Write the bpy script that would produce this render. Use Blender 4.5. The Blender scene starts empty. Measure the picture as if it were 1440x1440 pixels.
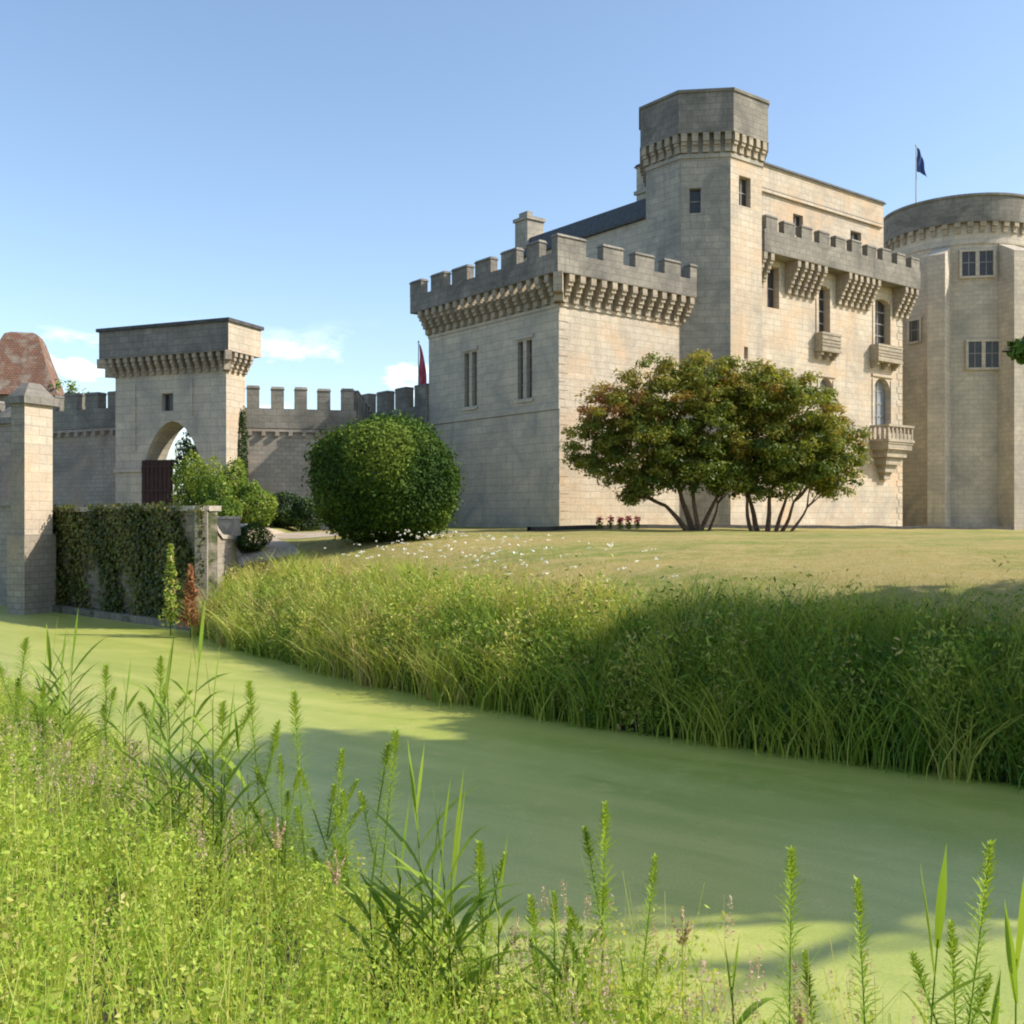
import bpy, math, random
import numpy as np
from mathutils import Vector
random.seed(7); rng = np.random.default_rng(7)
S = bpy.context.scene
COL = S.collection
PI = math.pi
EYE = 3.2

# ------------------------------------------------------------------ materials
def new_mat(name):
    m = bpy.data.materials.new(name); m.use_nodes = True
    nt = m.node_tree; nt.nodes.clear()
    out = nt.nodes.new('ShaderNodeOutputMaterial')
    return m, nt, out
def N(nt, t, **kw):
    n = nt.nodes.new(t)
    for k, v in kw.items(): setattr(n, k, v)
    return n
def L(nt, a, b): nt.links.new(a, b)
def mixc(nt, fac, a, b, mode='MIX'):
    n = N(nt, 'ShaderNodeMix', data_type='RGBA', blend_type=mode)
    for sock, val in ((n.inputs[0], fac), (n.inputs[6], a), (n.inputs[7], b)):
        if hasattr(val, 'is_linked'): L(nt, val, sock)
        else: sock.default_value = val if not isinstance(val, tuple) else (*val, 1)[:4]
    return n.outputs[2]
def ramp(nt, src, p0, p1, c0=(0,0,0), c1=(1,1,1)):
    r = N(nt, 'ShaderNodeValToRGB'); r.color_ramp.elements[0].position = p0; r.color_ramp.elements[1].position = p1
    r.color_ramp.elements[0].color = (*c0, 1); r.color_ramp.elements[1].color = (*c1, 1)
    L(nt, src, r.inputs[0]); return r.outputs[0]
def noise(nt, vec, scale, detail=4, rough=.55, dist=0):
    n = N(nt, 'ShaderNodeTexNoise'); n.inputs['Scale'].default_value = scale; n.inputs['Detail'].default_value = detail
    n.inputs['Roughness'].default_value = rough; n.inputs['Distortion'].default_value = dist
    if vec is not None: L(nt, vec, n.inputs['Vector'])
    return n.outputs['Fac']
def mapping(nt, vec, scale=(1,1,1), loc=(0,0,0), rot=(0,0,0)):
    m = N(nt, 'ShaderNodeMapping'); m.inputs['Scale'].default_value = scale; m.inputs['Location'].default_value = loc; m.inputs['Rotation'].default_value = rot
    L(nt, vec, m.inputs['Vector']); return m.outputs[0]
def bsdf(nt, out, col, rough=.85, spec=.3, bump=None, bstr=.4, bdist=.02):
    b = N(nt, 'ShaderNodeBsdfPrincipled')
    if hasattr(col, 'is_linked'): L(nt, col, b.inputs['Base Color'])
    else: b.inputs['Base Color'].default_value = (*col, 1)
    if hasattr(rough, 'is_linked'): L(nt, rough, b.inputs['Roughness'])
    else: b.inputs['Roughness'].default_value = rough
    b.inputs['Specular IOR Level'].default_value = spec
    if bump is not None:
        bn = N(nt, 'ShaderNodeBump'); bn.inputs['Strength'].default_value = bstr; bn.inputs['Distance'].default_value = bdist
        L(nt, bump, bn.inputs['Height']); L(nt, bn.outputs[0], b.inputs['Normal'])
    L(nt, b.outputs[0], out.inputs[0]); return b

def stone(name, c1, c2, stain, row=.31, bw=.62, stain_lo=.42, stain_hi=.68, streak=.5, mortar_k=.74, moss=None, warm=None):
    m, nt, out = new_mat(name)
    uv = N(nt, 'ShaderNodeTexCoord').outputs['UV']
    br = N(nt, 'ShaderNodeTexBrick'); br.inputs['Scale'].default_value = 1
    br.inputs['Brick Width'].default_value = bw; br.inputs['Row Height'].default_value = row
    br.inputs['Mortar Size'].default_value = .016; br.inputs['Mortar Smooth'].default_value = .3; br.inputs['Bias'].default_value = -.1
    br.inputs['Color1'].default_value = (*c1, 1); br.inputs['Color2'].default_value = (*c2, 1)
    br.inputs['Mortar'].default_value = tuple(a*mortar_k for a in c2) + (1,)
    # slight warp so that the courses are not ruler straight
    w = N(nt, 'ShaderNodeTexNoise'); w.inputs['Scale'].default_value = 1.3; L(nt, uv, w.inputs['Vector'])
    vm = N(nt, 'ShaderNodeVectorMath', operation='MULTIPLY_ADD'); L(nt, w.outputs['Color'], vm.inputs[0])
    vm.inputs[1].default_value = (.06, .05, 0); L(nt, uv, vm.inputs[2]); L(nt, vm.outputs[0], br.inputs['Vector'])
    n1 = noise(nt, uv, .42, 9, .7, .9)
    n2 = noise(nt, mapping(nt, uv, (1.1, .13, 1)), 1.0, 7, .68, .3)
    n3 = noise(nt, uv, 9, 4, .7)
    n4 = noise(nt, mapping(nt, uv, (1/bw, 1/row, 1)), .8, 2, .5)
    col = br.outputs['Color']
    if warm: col = mixc(nt, ramp(nt, noise(nt, mapping(nt, uv, (1,1,1), (31,17,0)), .5, 4, .6), .45, .66), col, warm)
    col = mixc(nt, ramp(nt, n4, .3, .7, (0,0,0), (.16,.16,.16)), col, (.25,.20,.14))  # per-block tone
    f1 = ramp(nt, n1, stain_lo, stain_hi); f2 = ramp(nt, n2, .5, .72)
    mm = N(nt, 'ShaderNodeMath', operation='MULTIPLY'); L(nt, f2, mm.inputs[0]); mm.inputs[1].default_value = min(1, streak*1.15)
    mx = N(nt, 'ShaderNodeMath', operation='MAXIMUM'); L(nt, f1, mx.inputs[0]); L(nt, mm.outputs[0], mx.inputs[1])
    ms = N(nt, 'ShaderNodeMath', operation='MULTIPLY'); L(nt, mx.outputs[0], ms.inputs[0]); ms.inputs[1].default_value = .8
    col = mixc(nt, ms.outputs[0], col, stain)
    if moss: col = mixc(nt, ramp(nt, noise(nt, uv, .9, 7, .7, .4), .5, .62), col, moss)
    col = mixc(nt, 1.0, col, ramp(nt, n3, .2, .8, (.8,.8,.8), (1.12,1.12,1.12)), 'MULTIPLY')
    h = N(nt, 'ShaderNodeMath', operation='MULTIPLY_ADD'); L(nt, br.outputs['Fac'], h.inputs[0]); h.inputs[1].default_value = -1.2; L(nt, n3, h.inputs[2])
    bsdf(nt, out, col, .92, .15, h.outputs[0], .4, .025)
    return m
def plain(name, c, c2=None, scale=3, rough=.8, spec=.3, bs=.3):
    m, nt, out = new_mat(name)
    oc = N(nt, 'ShaderNodeTexCoord').outputs['Object']
    n = noise(nt, oc, scale, 6, .65)
    col = mixc(nt, ramp(nt, n, .35, .65), c, c2 or tuple(a*.7 for a in c))
    bsdf(nt, out, col, rough, spec, n, bs, .02); return m
def leafmat(name, cols, trans=.35, rough=.5, spec=.25):
    """colour by the face attribute 'tint' (0..1) through a ramp of leaf colours"""
    m, nt, out = new_mat(name)
    at = N(nt, 'ShaderNodeAttribute', attribute_name='tint')
    r = N(nt, 'ShaderNodeValToRGB'); els = r.color_ramp.elements
    while len(els) < len(cols): els.new(.5)
    for i, c in enumerate(cols): els[i].position = i/(len(cols)-1); els[i].color = (*c, 1)
    L(nt, at.outputs['Fac'], r.inputs[0])
    b = N(nt, 'ShaderNodeBsdfPrincipled'); L(nt, r.outputs[0], b.inputs['Base Color'])
    b.inputs['Roughness'].default_value = rough; b.inputs['Specular IOR Level'].default_value = spec
    t = N(nt, 'ShaderNodeBsdfTranslucent')
    tc = mixc(nt, 1.0, r.outputs[0], (1.25, 1.15, .55), 'MULTIPLY'); L(nt, tc, t.inputs['Color'])
    mx = N(nt, 'ShaderNodeMixShader'); mx.inputs[0].default_value = trans
    L(nt, b.outputs[0], mx.inputs[1]); L(nt, t.outputs[0], mx.inputs[2]); L(nt, mx.outputs[0], out.inputs[0])
    return m

M = {}
M['cream'] = stone('cream_ashlar', (.63,.54,.415), (.55,.465,.355), (.31,.28,.235), stain_lo=.44, stain_hi=.70, streak=.75, warm=(.60,.44,.29))
M['grey'] = stone('weathered_ashlar', (.64,.56,.42), (.55,.48,.37), (.30,.29,.25), row=.36, bw=.82, stain_lo=.40, stain_hi=.66, streak=.85)
M['turret'] = stone('turret_ashlar', (.50,.45,.355), (.41,.37,.30), (.20,.195,.175), row=.33, bw=.7, stain_lo=.38, stain_hi=.64, streak=.85)
M['parapet'] = stone('lichened_parapet', (.35,.32,.265), (.275,.25,.21), (.11,.107,.096), row=.3, bw=.55, stain_lo=.36, stain_hi=.62, streak=.9)
M['corbel'] = stone('corbel_stone', (.48,.405,.295), (.40,.335,.25), (.20,.18,.15), row=.3, bw=.5, stain_lo=.45, stain_hi=.7, streak=.7)
M['rubble'] = stone('rubble_wall', (.42,.37,.305), (.33,.295,.245), (.21,.19,.165), row=.2, bw=.36, stain_lo=.42, stain_hi=.66, streak=.5, warm=(.42,.33,.24))
M['towerst'] = stone('tower_ashlar', (.68,.59,.46), (.60,.52,.41), (.34,.31,.265), stain_lo=.42, stain_hi=.68, streak=.8)
M['mossy'] = stone('mossy_wall', (.30,.26,.20), (.22,.195,.155), (.12,.11,.085), row=.25, bw=.45, streak=.9, moss=(.05,.065,.02))
M['coping'] = plain('lichened_coping', (.5,.43,.34), (.3,.27,.22), 4)
M['slate'] = plain('dark_slate', (.085,.09,.095), (.05,.055,.06), 5, .6)
M['lead'] = plain('dark_cap', (.10,.10,.095), (.05,.05,.05), 3, .8)
M['gapdark'] = plain('gap_shade_dark', (.06,.055,.05), (.03,.03,.025), 3, .9)  # near-black colour for the shadowed gap at the lawn edge
M['glass'] = plain('window_glass', (.035,.035,.035), (.055,.05,.045), 1.3, .22, .4, .05)
M['blind'] = plain('pale_blind', (.30,.32,.34), (.2,.22,.24), 2, .35, .5, .05)
M['frame'] = plain('window_frame', (.32,.30,.27), None, 5)
M['door'] = plain('door_wood', (.052,.022,.016), (.03,.014,.012), 4, .7)
M['metal'] = plain('pole_metal', (.5,.5,.5), None, 5, .5)
M['red'] = plain('red_cloth', (.42,.03,.05), (.55,.2,.22), 1.5, .8)
M['blue'] = plain('blue_cloth', (.03,.07,.2), (.06,.1,.25), 1.5, .8)
M['white'] = plain('white_stone', (.68,.65,.6), (.5,.47,.42), 6)
M['bark'] = plain('bark', (.11,.08,.055), (.055,.04,.03), 9, .9, .2, .8)
M['pinkbark'] = plain('smooth_bark', (.17,.115,.075), (.08,.055,.04), 7, .8, .2, .5)

# roof tiles
def tilemat():
    m, nt, out = new_mat('clay_tiles'); uv = N(nt, 'ShaderNodeTexCoord').outputs['UV']
    br = N(nt, 'ShaderNodeTexBrick'); br.inputs['Scale'].default_value = 1; br.inputs['Brick Width'].default_value = .18
    br.inputs['Row Height'].default_value = .14; br.inputs['Mortar Size'].default_value = .012
    br.inputs['Color1'].default_value = (.27,.14,.09,1); br.inputs['Color2'].default_value = (.19,.11,.08,1); br.inputs['Mortar'].default_value = (.07,.045,.035,1)
    L(nt, uv, br.inputs['Vector'])
    c = mixc(nt, ramp(nt, noise(nt, uv, 1.4, 6, .7), .48, .64), br.outputs['Color'], (.27,.23,.18))
    bsdf(nt, out, c, .9, .15, br.outputs['Fac'], -.6, .03); return m
M['tile'] = tilemat()

def lawnmat():
    m, nt, out = new_mat('lawn_grass'); oc = N(nt, 'ShaderNodeTexCoord').outputs['Object']
    n1 = noise(nt, mapping(nt, oc, (.55,1,1), (0,0,0), (0,0,.2)), .22, 8, .7, 1.0)
    n2 = noise(nt, oc, 2.2, 7, .75, .3)
    n3 = noise(nt, oc, 26, 3, .8)
    col = mixc(nt, ramp(nt, n1, .44, .57), (.24,.275,.075), (.42,.34,.14))
    col = mixc(nt, ramp(nt, n2, .45, .68), col, (.50,.40,.20))
    col = mixc(nt, 1.0, col, ramp(nt, n3, .25, .75, (.68,.72,.6), (1.25,1.2,1.1)), 'MULTIPLY')
    ad = N(nt, 'ShaderNodeMath', operation='ADD'); L(nt, n2, ad.inputs[0]); L(nt, n3, ad.inputs[1])
    bsdf(nt, out, col, .95, .1, ad.outputs[0], .8, .06); return m
M['lawn'] = lawnmat()
M['soil'] = plain('bank_soil', (.05,.045,.025), (.03,.032,.015), 2.5, .95)
def gravelmat():
    m, nt, out = new_mat('pale_gravel'); oc = N(nt, 'ShaderNodeTexCoord').outputs['Object']
    n = noise(nt, oc, 1.2, 8, .75); n2 = noise(nt, oc, 22, 3, .7)
    col = mixc(nt, ramp(nt, n, .4, .65), (.50,.42,.32), (.36,.28,.20)); col = mixc(nt, 1., col, ramp(nt, n2, .3, .7, (.75,.75,.75), (1.2,1.2,1.2)), 'MULTIPLY')
    bsdf(nt, out, col, .95, .1, n2, .6, .02); return m
M['gravel'] = gravelmat()
def weedwater():
    m, nt, out = new_mat('duckweed_water'); oc = N(nt, 'ShaderNodeTexCoord').outputs['Object']
    r = mapping(nt, oc, (1,1,1), (0,0,0), (0,0,.64))
    st = mapping(nt, r, (.16,1.0,1))
    n1 = noise(nt, st, .75, 7, .6, 1.1)      # long drifts
    n2 = noise(nt, oc, 2.2, 7, .7, .3)
    n3 = noise(nt, oc, 34, 4, .8)
    n4 = noise(nt, mapping(nt, r, (.3,1.6,1)), 1.1, 8, .72, 1.6)
    col = mixc(nt, ramp(nt, n1, .36, .66), (.37,.425,.07), (.55,.55,.135))
    col = mixc(nt, ramp(nt, n2, .52, .75), col, (.58,.55,.15))
    hole = ramp(nt, n4, .665, .70)            # thin breaks of open water
    hk = N(nt, 'ShaderNodeMath', operation='MULTIPLY'); L(nt, hole, hk.inputs[0]); hk.inputs[1].default_value = .7
    col = mixc(nt, hk.outputs[0], col, (.14,.17,.06))
    col = mixc(nt, 1., col, ramp(nt, n3, .3, .7, (.78,.8,.74), (1.14,1.14,1.14)), 'MULTIPLY')
    b = bsdf(nt, out, col, .34, 1.0, n3, .25, .006)
    return m
M['water'] = weedwater()

# ------------------------------------------------------------------ leaf colours
M['weed'] = leafmat('weed_leaf', [(.12,.25,.03),(.29,.45,.055),(.50,.60,.11),(.66,.58,.24)], .45)
M['spike'] = leafmat('spike_leaf', [(.13,.25,.035),(.24,.38,.05),(.42,.54,.09)], .45)
M['plume'] = leafmat('seed_plume', [(.52,.38,.32),(.60,.46,.38),(.70,.58,.48)], .4, .8)
M['reed'] = leafmat('reed_leaf', [(.12,.22,.035),(.22,.35,.045),(.38,.48,.07)], .4, .42)
M['bank'] = leafmat('bank_grass', [(.055,.135,.022),(.20,.32,.04),(.50,.53,.10),(.56,.42,.20)], .3)
M['grassy'] = leafmat('short_grass', [(.32,.31,.10),(.47,.39,.15),(.58,.45,.22)], .4)
M['box'] = leafmat('clipped_leaf', [(.022,.055,.010),(.06,.115,.016),(.15,.205,.03)], .2, .65, .12)
M['myrtle'] = leafmat('myrtle_leaf', [(.07,.12,.022),(.17,.21,.033),(.30,.29,.05),(.37,.22,.07),(.40,.16,.06)], .4, .45)
M['dark'] = leafmat('evergreen_leaf', [(.015,.035,.01),(.03,.06,.015),(.06,.10,.02)], .2)
M['shrub'] = leafmat('shrub_leaf', [(.06,.13,.02),(.15,.24,.03),(.28,.33,.05)], .35)
M['ivy'] = leafmat('ivy_leaf', [(.04,.06,.012),(.10,.12,.025),(.20,.17,.06),(.13,.20,.03)], .25)
M['flower'] = leafmat('white_petal', [(.75,.75,.7),(.8,.8,.75)], .3)
M['pinkflower'] = leafmat('pink_petal', [(.6,.07,.2),(.7,.2,.3)], .3)
M['rust'] = leafmat('rusty_seed', [(.28,.11,.05),(.4,.2,.1)], .3, .8)

# ------------------------------------------------------------------ object helpers
def props(o, label=None, cat=None, group=None, kind=None):
    if label: o['label'] = label
    if cat: o['category'] = cat
    if group: o['group'] = group
    if kind: o['kind'] = kind
    return o
def empty(name, loc, rz=0, **kw):
    o = bpy.data.objects.new(name, None); o.empty_display_size = .3
    o.location = loc; o.rotation_euler = (0, 0, rz); COL.objects.link(o)
    return props(o, **kw)
class MB:
    def __init__(s): s.v=[]; s.f=[]; s.uv=[]; s.m=[]; s.smooth=[]
    def poly(s, pts, mi=0, uvs=None, smooth=False):
        b = len(s.v); s.v += [tuple(p) for p in pts]; s.f.append(tuple(range(b, b+len(pts))))
        if uvs is None:
            P = [Vector(p) for p in pts]; n = Vector((0,0,0))
            for i in range(len(P)):
                a, c = P[i], P[(i+1) % len(P)]
                n += Vector(((a.y-c.y)*(a.z+c.z), (a.z-c.z)*(a.x+c.x), (a.x-c.x)*(a.y+c.y)))
            if n.length > 1e-12: n.normalize()
            if abs(n.z) > .9: uvs = [(p.x, p.y) for p in P]
            else:
                t = Vector((-n.y, n.x, 0)).normalized(); w = n.cross(t)
                k = 1 if w.z > 0 else -1
                uvs = [(p.dot(t), k*p.dot(w)) for p in P]
        s.uv += uvs; s.m.append(mi); s.smooth.append(smooth)
    def gbox(s, a, t, n, s0, s1, n0, n1, z0, z1, mi=0, top=None):
        """box in the frame a + t*s + n*k; top=(shrink_s, shrink_n) tapers the top"""
        def P(ss, kk, z): return (a[0]+t[0]*ss+n[0]*kk, a[1]+t[1]*ss+n[1]*kk, z)
        ts, tn = top or (0, 0)
        lo = [P(s0,n0,z0),P(s1,n0,z0),P(s1,n1,z0),P(s0,n1,z0)]
        hi = [P(s0+ts,n0+tn,z1),P(s1-ts,n0+tn,z1),P(s1-ts,n1-tn,z1),P(s0+ts,n1-tn,z1)]
        cr = t[0]*n[1]-t[1]*n[0]
        fs = [[lo[0],lo[1],hi[1],hi[0]],[lo[1],lo[2],hi[2],hi[1]],[lo[2],lo[3],hi[3],hi[2]],[lo[3],lo[0],hi[0],hi[3]],[hi[0],hi[1],hi[2],hi[3]],[lo[3],lo[2],lo[1],lo[0]]]
        for q in fs: s.poly(q if cr > 0 else q[::-1], mi)
    def box(s, x0,x1,y0,y1,z0,z1, mi=0, top=None): s.gbox((0,0),(1,0),(0,1),x0,x1,y0,y1,z0,z1,mi,top)
    def prism(s, poly, z0, z1, mi=0, poly2=None, cap=True, smooth=False, R=None):
        q = poly2 or poly; n = len(poly)
        for i in range(n):
            j = (i+1) % n
            uvs = None
            if R:
                a, b = i/n*2*PI*R, (i+1)/n*2*PI*R
                uvs = [(a,z0),(b,z0),(b,z1),(a,z1)]
            s.poly([(*poly[i],z0),(*poly[j],z0),(*q[j],z1),(*q[i],z1)], mi, uvs, smooth)
        if cap:
            s.poly([(*p,z1) for p in q], mi); s.poly([(*p,z0) for p in reversed(poly)], mi)
    def ring(s, po, pi, z0, z1, mi=0, smooth=False, R=None):
        n = len(po)
        for i in range(n):
            j = (i+1) % n
            uvs = None
            if R: a, b = i/n*2*PI*R, (i+1)/n*2*PI*R; uvs = [(a,z0),(b,z0),(b,z1),(a,z1)]
            s.poly([(*po[i],z0),(*po[j],z0),(*po[j],z1),(*po[i],z1)], mi, uvs, smooth)
            s.poly([(*pi[j],z0),(*pi[i],z0),(*pi[i],z1),(*pi[j],z1)], mi, None, smooth)
            s.poly([(*po[i],z1),(*po[j],z1),(*pi[j],z1),(*pi[i],z1)], mi)
            s.poly([(*po[j],z0),(*po[i],z0),(*pi[i],z0),(*pi[j],z0)], mi)
    def tube(s, pts, rad, seg=6, mi=0):
        pts = [Vector(p) for p in pts]; rings = []
        for i, p in enumerate(pts):
            d = (pts[min(i+1, len(pts)-1)] - pts[max(i-1, 0)]).normalized()
            a = d.orthogonal().normalized() if abs(d.z) < .9 else Vector((1,0,0)); a = (a - d*a.dot(d)).normalized(); b = d.cross(a)
            rings.append([p + (a*math.cos(k/seg*2*PI)+b*math.sin(k/seg*2*PI))*rad[i] for k in range(seg)])
        for i in range(len(rings)-1):
            for k in range(seg):
                k2 = (k+1) % seg; s.poly([rings[i][k], rings[i][k2], rings[i+1][k2], rings[i+1][k]], mi, None, True)
        s.poly(list(rings[-1]), mi); s.poly(list(reversed(rings[0])), mi)
    def build(s, name, mats, parent=None, off=(0,0,0), **kw):
        me = bpy.data.meshes.new(name); me.from_pydata([(x-off[0], y-off[1], z-off[2]) for x, y, z in s.v], [], s.f)
        ul = me.uv_layers.new(name='UVMap'); ul.data.foreach_set('uv', [c for p in s.uv for c in p])
        for m in (mats if isinstance(mats, (list, tuple)) else [mats]): me.materials.append(m)
        me.polygons.foreach_set('material_index', s.m); me.polygons.foreach_set('use_smooth', s.smooth); me.update()
        o = bpy.data.objects.new(name, me); COL.objects.link(o)
        if parent: o.parent = parent
        return props(o, **kw)

def wall(mb, a, b, z0, z1, ops=(), mi=0, depth=.35):
    """vertical wall a->b, outward normal to the right of a->b, with rectangular/arched openings (s0,s1,z0,z1,arch,[depth])"""
    ax, ay = a; Lw = math.hypot(b[0]-ax, b[1]-ay); t = ((b[0]-ax)/Lw, (b[1]-ay)/Lw); n = (t[1], -t[0])
    P = lambda s, z, k=0: (ax+t[0]*s+n[0]*k, ay+t[1]*s+n[1]*k, z)
    xs = sorted({0, Lw} | {o[0] for o in ops} | {o[1] for o in ops}); zs = sorted({z0, z1} | {o[2] for o in ops} | {o[3] for o in ops})
    for i in range(len(xs)-1):
        for j in range(len(zs)-1):
            cx, cz = (xs[i]+xs[i+1])/2, (zs[j]+zs[j+1])/2
            if any(o[0] < cx < o[1] and o[2] < cz < o[3] for o in ops): continue
            mb.poly([P(xs[i],zs[j]),P(xs[i+1],zs[j]),P(xs[i+1],zs[j+1]),P(xs[i],zs[j+1])], mi)
    for o in ops:
        s0, s1, a0, a1, arch = o[:5]; d = o[5] if len(o) > 5 else depth
        w = s1-s0; h = {None: 0, 'round': w/2, 'pointed': w*.72, 'segment': w*.22}[arch]; zsg = a1-h
        if arch is None: top = [(s0, a1), (s1, a1)]
        else:
            top = []
            for k in range(13):
                if arch == 'pointed':
                    u = k/6 if k <= 6 else (12-k)/6
                    x = (w/2)*(1-math.cos(u*PI/2.0)*1.0); z = math.sin(u*PI/2*.86)/math.sin(PI/2*.86)*h
                    x = (w/2)*u**1.35 if True else x
                    z = h*(1-(1-u)**1.75)
                    top.append((s0+x if k <= 6 else s1-x, zsg+z))
                else:
                    th = PI-k/12*PI; top.append(((s0+s1)/2+w/2*math.cos(th), zsg+h*math.sin(th)))
            mid = 6
            for k in range(12):
                c = (s0, a1) if k < mid else (s1, a1)
                mb.poly([P(*c), P(*top[k]), P(*top[k+1])], mi)
            mb.poly([P(s0, a1), P(*top[mid]), P(s1, a1)], mi) if abs(top[mid][1]-a1) > 1e-5 else None
        loop = [(s0, a0)] + ([(s0, zsg)] if arch and abs(top[0][1]-a0) > 1e-6 and False else []) + top + [(s1, a0)]
        for k in range(len(loop)-1):
            p, q = loop[k], loop[k+1]
            mb.poly([P(*p), P(*p, -d), P(*q, -d), P(*q)], mi)
        mb.poly([P(s1, a0), P(s1, a0, -d), P(s0, a0, -d), P(s0, a0)], mi)
def window(parent, a, b, s0, s1, z0, z1, depth=.3, off=(0,0,0), bars=(1,2), glass='glass', fw=.05, name='window', label=None):
    ax, ay = a; Lw = math.hypot(b[0]-ax, b[1]-ay); t = ((b[0]-ax)/Lw, (b[1]-ay)/Lw); n = (t[1], -t[0]); mb = MB()
    g = lambda x0,x1,k0,k1,y0,y1,mi: mb.gbox(a, t, n, x0,x1,k0,k1,y0,y1, mi)
    g(s0-.03, s1+.03, -depth-.03, -depth, z0-.02, z1+.02, 1)
    nx, nz = bars
    for i in range(nx+2):
        x = s0+(s1-s0)*i/(nx+1); g(x-fw/2, x+fw/2, -depth-.001, -depth+.05, z0, z1, 0)
    for j in range(nz+2):
        z = z0+(z1-z0)*j/(nz+1); g(s0, s1, -depth-.002, -depth+.045, z-fw/2, z+fw/2, 0)
    return mb.build(name, [M['frame'], M[glass]], parent, off, label=label)
def corbels(mb, a, b, z0, z1, out, pitch=.62, wid=.3, steps=3, skip=(), ext=0, mi=0):
    ax, ay = a; Lw = math.hypot(b[0]-ax, b[1]-ay); t = ((b[0]-ax)/Lw, (b[1]-ay)/Lw); n = (t[1], -t[0])
    cnt = max(1, round((Lw+2*ext-wid)/pitch)); 
    for i in range(cnt+1):
        s = -ext + wid/2 + i*(Lw+2*ext-wid)/cnt
        if any(q[0] < s < q[1] for q in skip): continue
        hs = (z1-z0)/steps
        for k in range(steps):
            o = out*(k+1)/steps*random.uniform(.93,.99); zz = z0+hs*k
            mb.gbox(a, t, n, s-wid/2, s+wid/2, -.02, o, zz+.05*(k>0), zz+hs, mi)
            mb.gbox(a, t, n, s-wid/2+.015, s+wid/2-.015, -.02, o-out/steps*.35, zz-.12*(k>0)-.0, zz+.05*(k>0)+.001, mi) if k else None
def merlons(mb, a, b, out, thick, z0, z1, spans, cap=.06, mi=0):
    ax, ay = a; Lw = math.hypot(b[0]-ax, b[1]-ay); t = ((b[0]-ax)/Lw, (b[1]-ay)/Lw); n = (t[1], -t[0])
    for s0, s1 in spans:
        s0 += random.uniform(-.03,.03); s1 += random.uniform(-.03,.03); zt_ = z1; z1 = zt_+random.uniform(-.05,.04)
        mb.gbox(a, t, n, s0, s1, out-thick, out, z0-.003, z1-.12, mi)
        mb.gbox(a, t, n, s0-cap*.7, s1+cap*.7, out-thick-cap, out+cap, z1-.12, z1, mi, (cap, cap*1.5)); z1 = zt_
def ngon(cx, cy, R, n, ph=0): return [(cx+R*math.cos(ph+2*PI*i/n), cy+R*math.sin(ph+2*PI*i/n)) for i in range(n)]
def spread(L0, L1, n, frac=.56):
    p = (L1-L0)/(n-1+frac); return [(L0+i*p, L0+i*p+p*frac) for i in range(n)]

# ------------------------------------------------------------------ terrain
FS = [(-60,50),(-30,30),(-10,19.5),(0,15),(6.1,12.2),(11.7,10.3),(17.7,9.5),(25,9.6),(28.4,10.2),(37.6,8.45),(46,6.9),(80,5),(140,4)]
def cf(s): return np.interp(s, [p[0] for p in FS], [p[1] for p in FS])
def cn(s): return np.interp(s, [-60,-20,0,18,40,140], [-40,-6,3.5,3.4,1.5,-8])
def terr(X, Y):
    X = np.asarray(X, float); Y = np.asarray(Y, float)
    c = .8*X+.6*Y; s = -.6*X+.8*Y
    w = c-cf(s)
    far = np.interp(w, [-1.5,0,1.2,3,6,10,16,24,40], [-.7,-.03,.7,1.45,2.1,2.45,2.62,2.72,2.75]) + .22*np.clip((s-16)/6,0,1)*np.interp(w,[1,3,8,14],[0,1,.8,0])
    far2 = np.interp(w, [-1,.3,.75,5,20], [-.7,-.6,2.62,2.72,2.75])   # behind the retaining wall
    k = np.clip((-9.2-X)/.35, 0, 1)*np.clip((s-26)/1.,0,1)
    far = far*(1-k)+far2*k
    # gentle dip towards the bridge path, fall of the lawn to the east
    far = far - .014*np.clip(X-3, 0, 40)*np.clip((w-6)/10, 0, 1)
    wn = cn(s)-c
    near = np.interp(wn, [-1.5,0,.8,2,3.5,6,20], [-.7,-.03,.45,1.0,1.5,1.7,1.8])
    z = np.where(w > -1.5, far, np.where(wn > -1.5, near, -.7))
    z = np.where((w <= -1.5) & (wn > -1.5), near, z)
    z = z + .03*np.sin(X*1.1+Y*.6)*np.sin(Y*.9-X*.4)
    return z
def tz(x, y): return float(terr(x, y))

def make_terrain():
    def axis(lo, d0, d1, hi, st):
        a = list(np.arange(d0, d1+1e-6, st)); g = st; x = d0
        while x > lo: g *= 1.25; x -= g; a.insert(0, x)
        g = st; x = d1
        while x < hi: g *= 1.25; x += g; a.append(x)
        return np.array(a)
    xs = axis(-900, -24, 34, 900, .33); ys = axis(-300, -3, 60, 1500, .33)
    X, Y = np.meshgrid(xs, ys); Z = terr(X, Y)
    n, m = X.shape
    v = np.stack([X.ravel(), Y.ravel(), Z.ravel()], 1)
    i = np.arange(n*m).reshape(n, m); f = np.stack([i[:-1,:-1].ravel(), i[:-1,1:].ravel(), i[1:,1:].ravel(), i[1:,:-1].ravel()], 1)
    me = bpy.data.meshes.new('ground'); me.from_pydata(v.tolist(), [], f.tolist())
    me.materials.append(M['lawn']); me.materials.append(M['soil'])
    fc = v[f].mean(1); c = .8*fc[:,0]+.6*fc[:,1]; s = -.6*fc[:,0]+.8*fc[:,1]
    mi = ((c-cf(s) < 2.4)).astype(np.int32); me.polygons.foreach_set('material_index', mi); me.polygons.foreach_set('use_smooth', np.ones(len(f), bool)); me.update()
    o = bpy.data.objects.new('ground', me); COL.objects.link(o); props(o, kind='structure')
make_terrain()
mb = MB(); mb.poly([(-400,-200,0),(400,-200,0),(400,400,0),(-400,400,0)])
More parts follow.
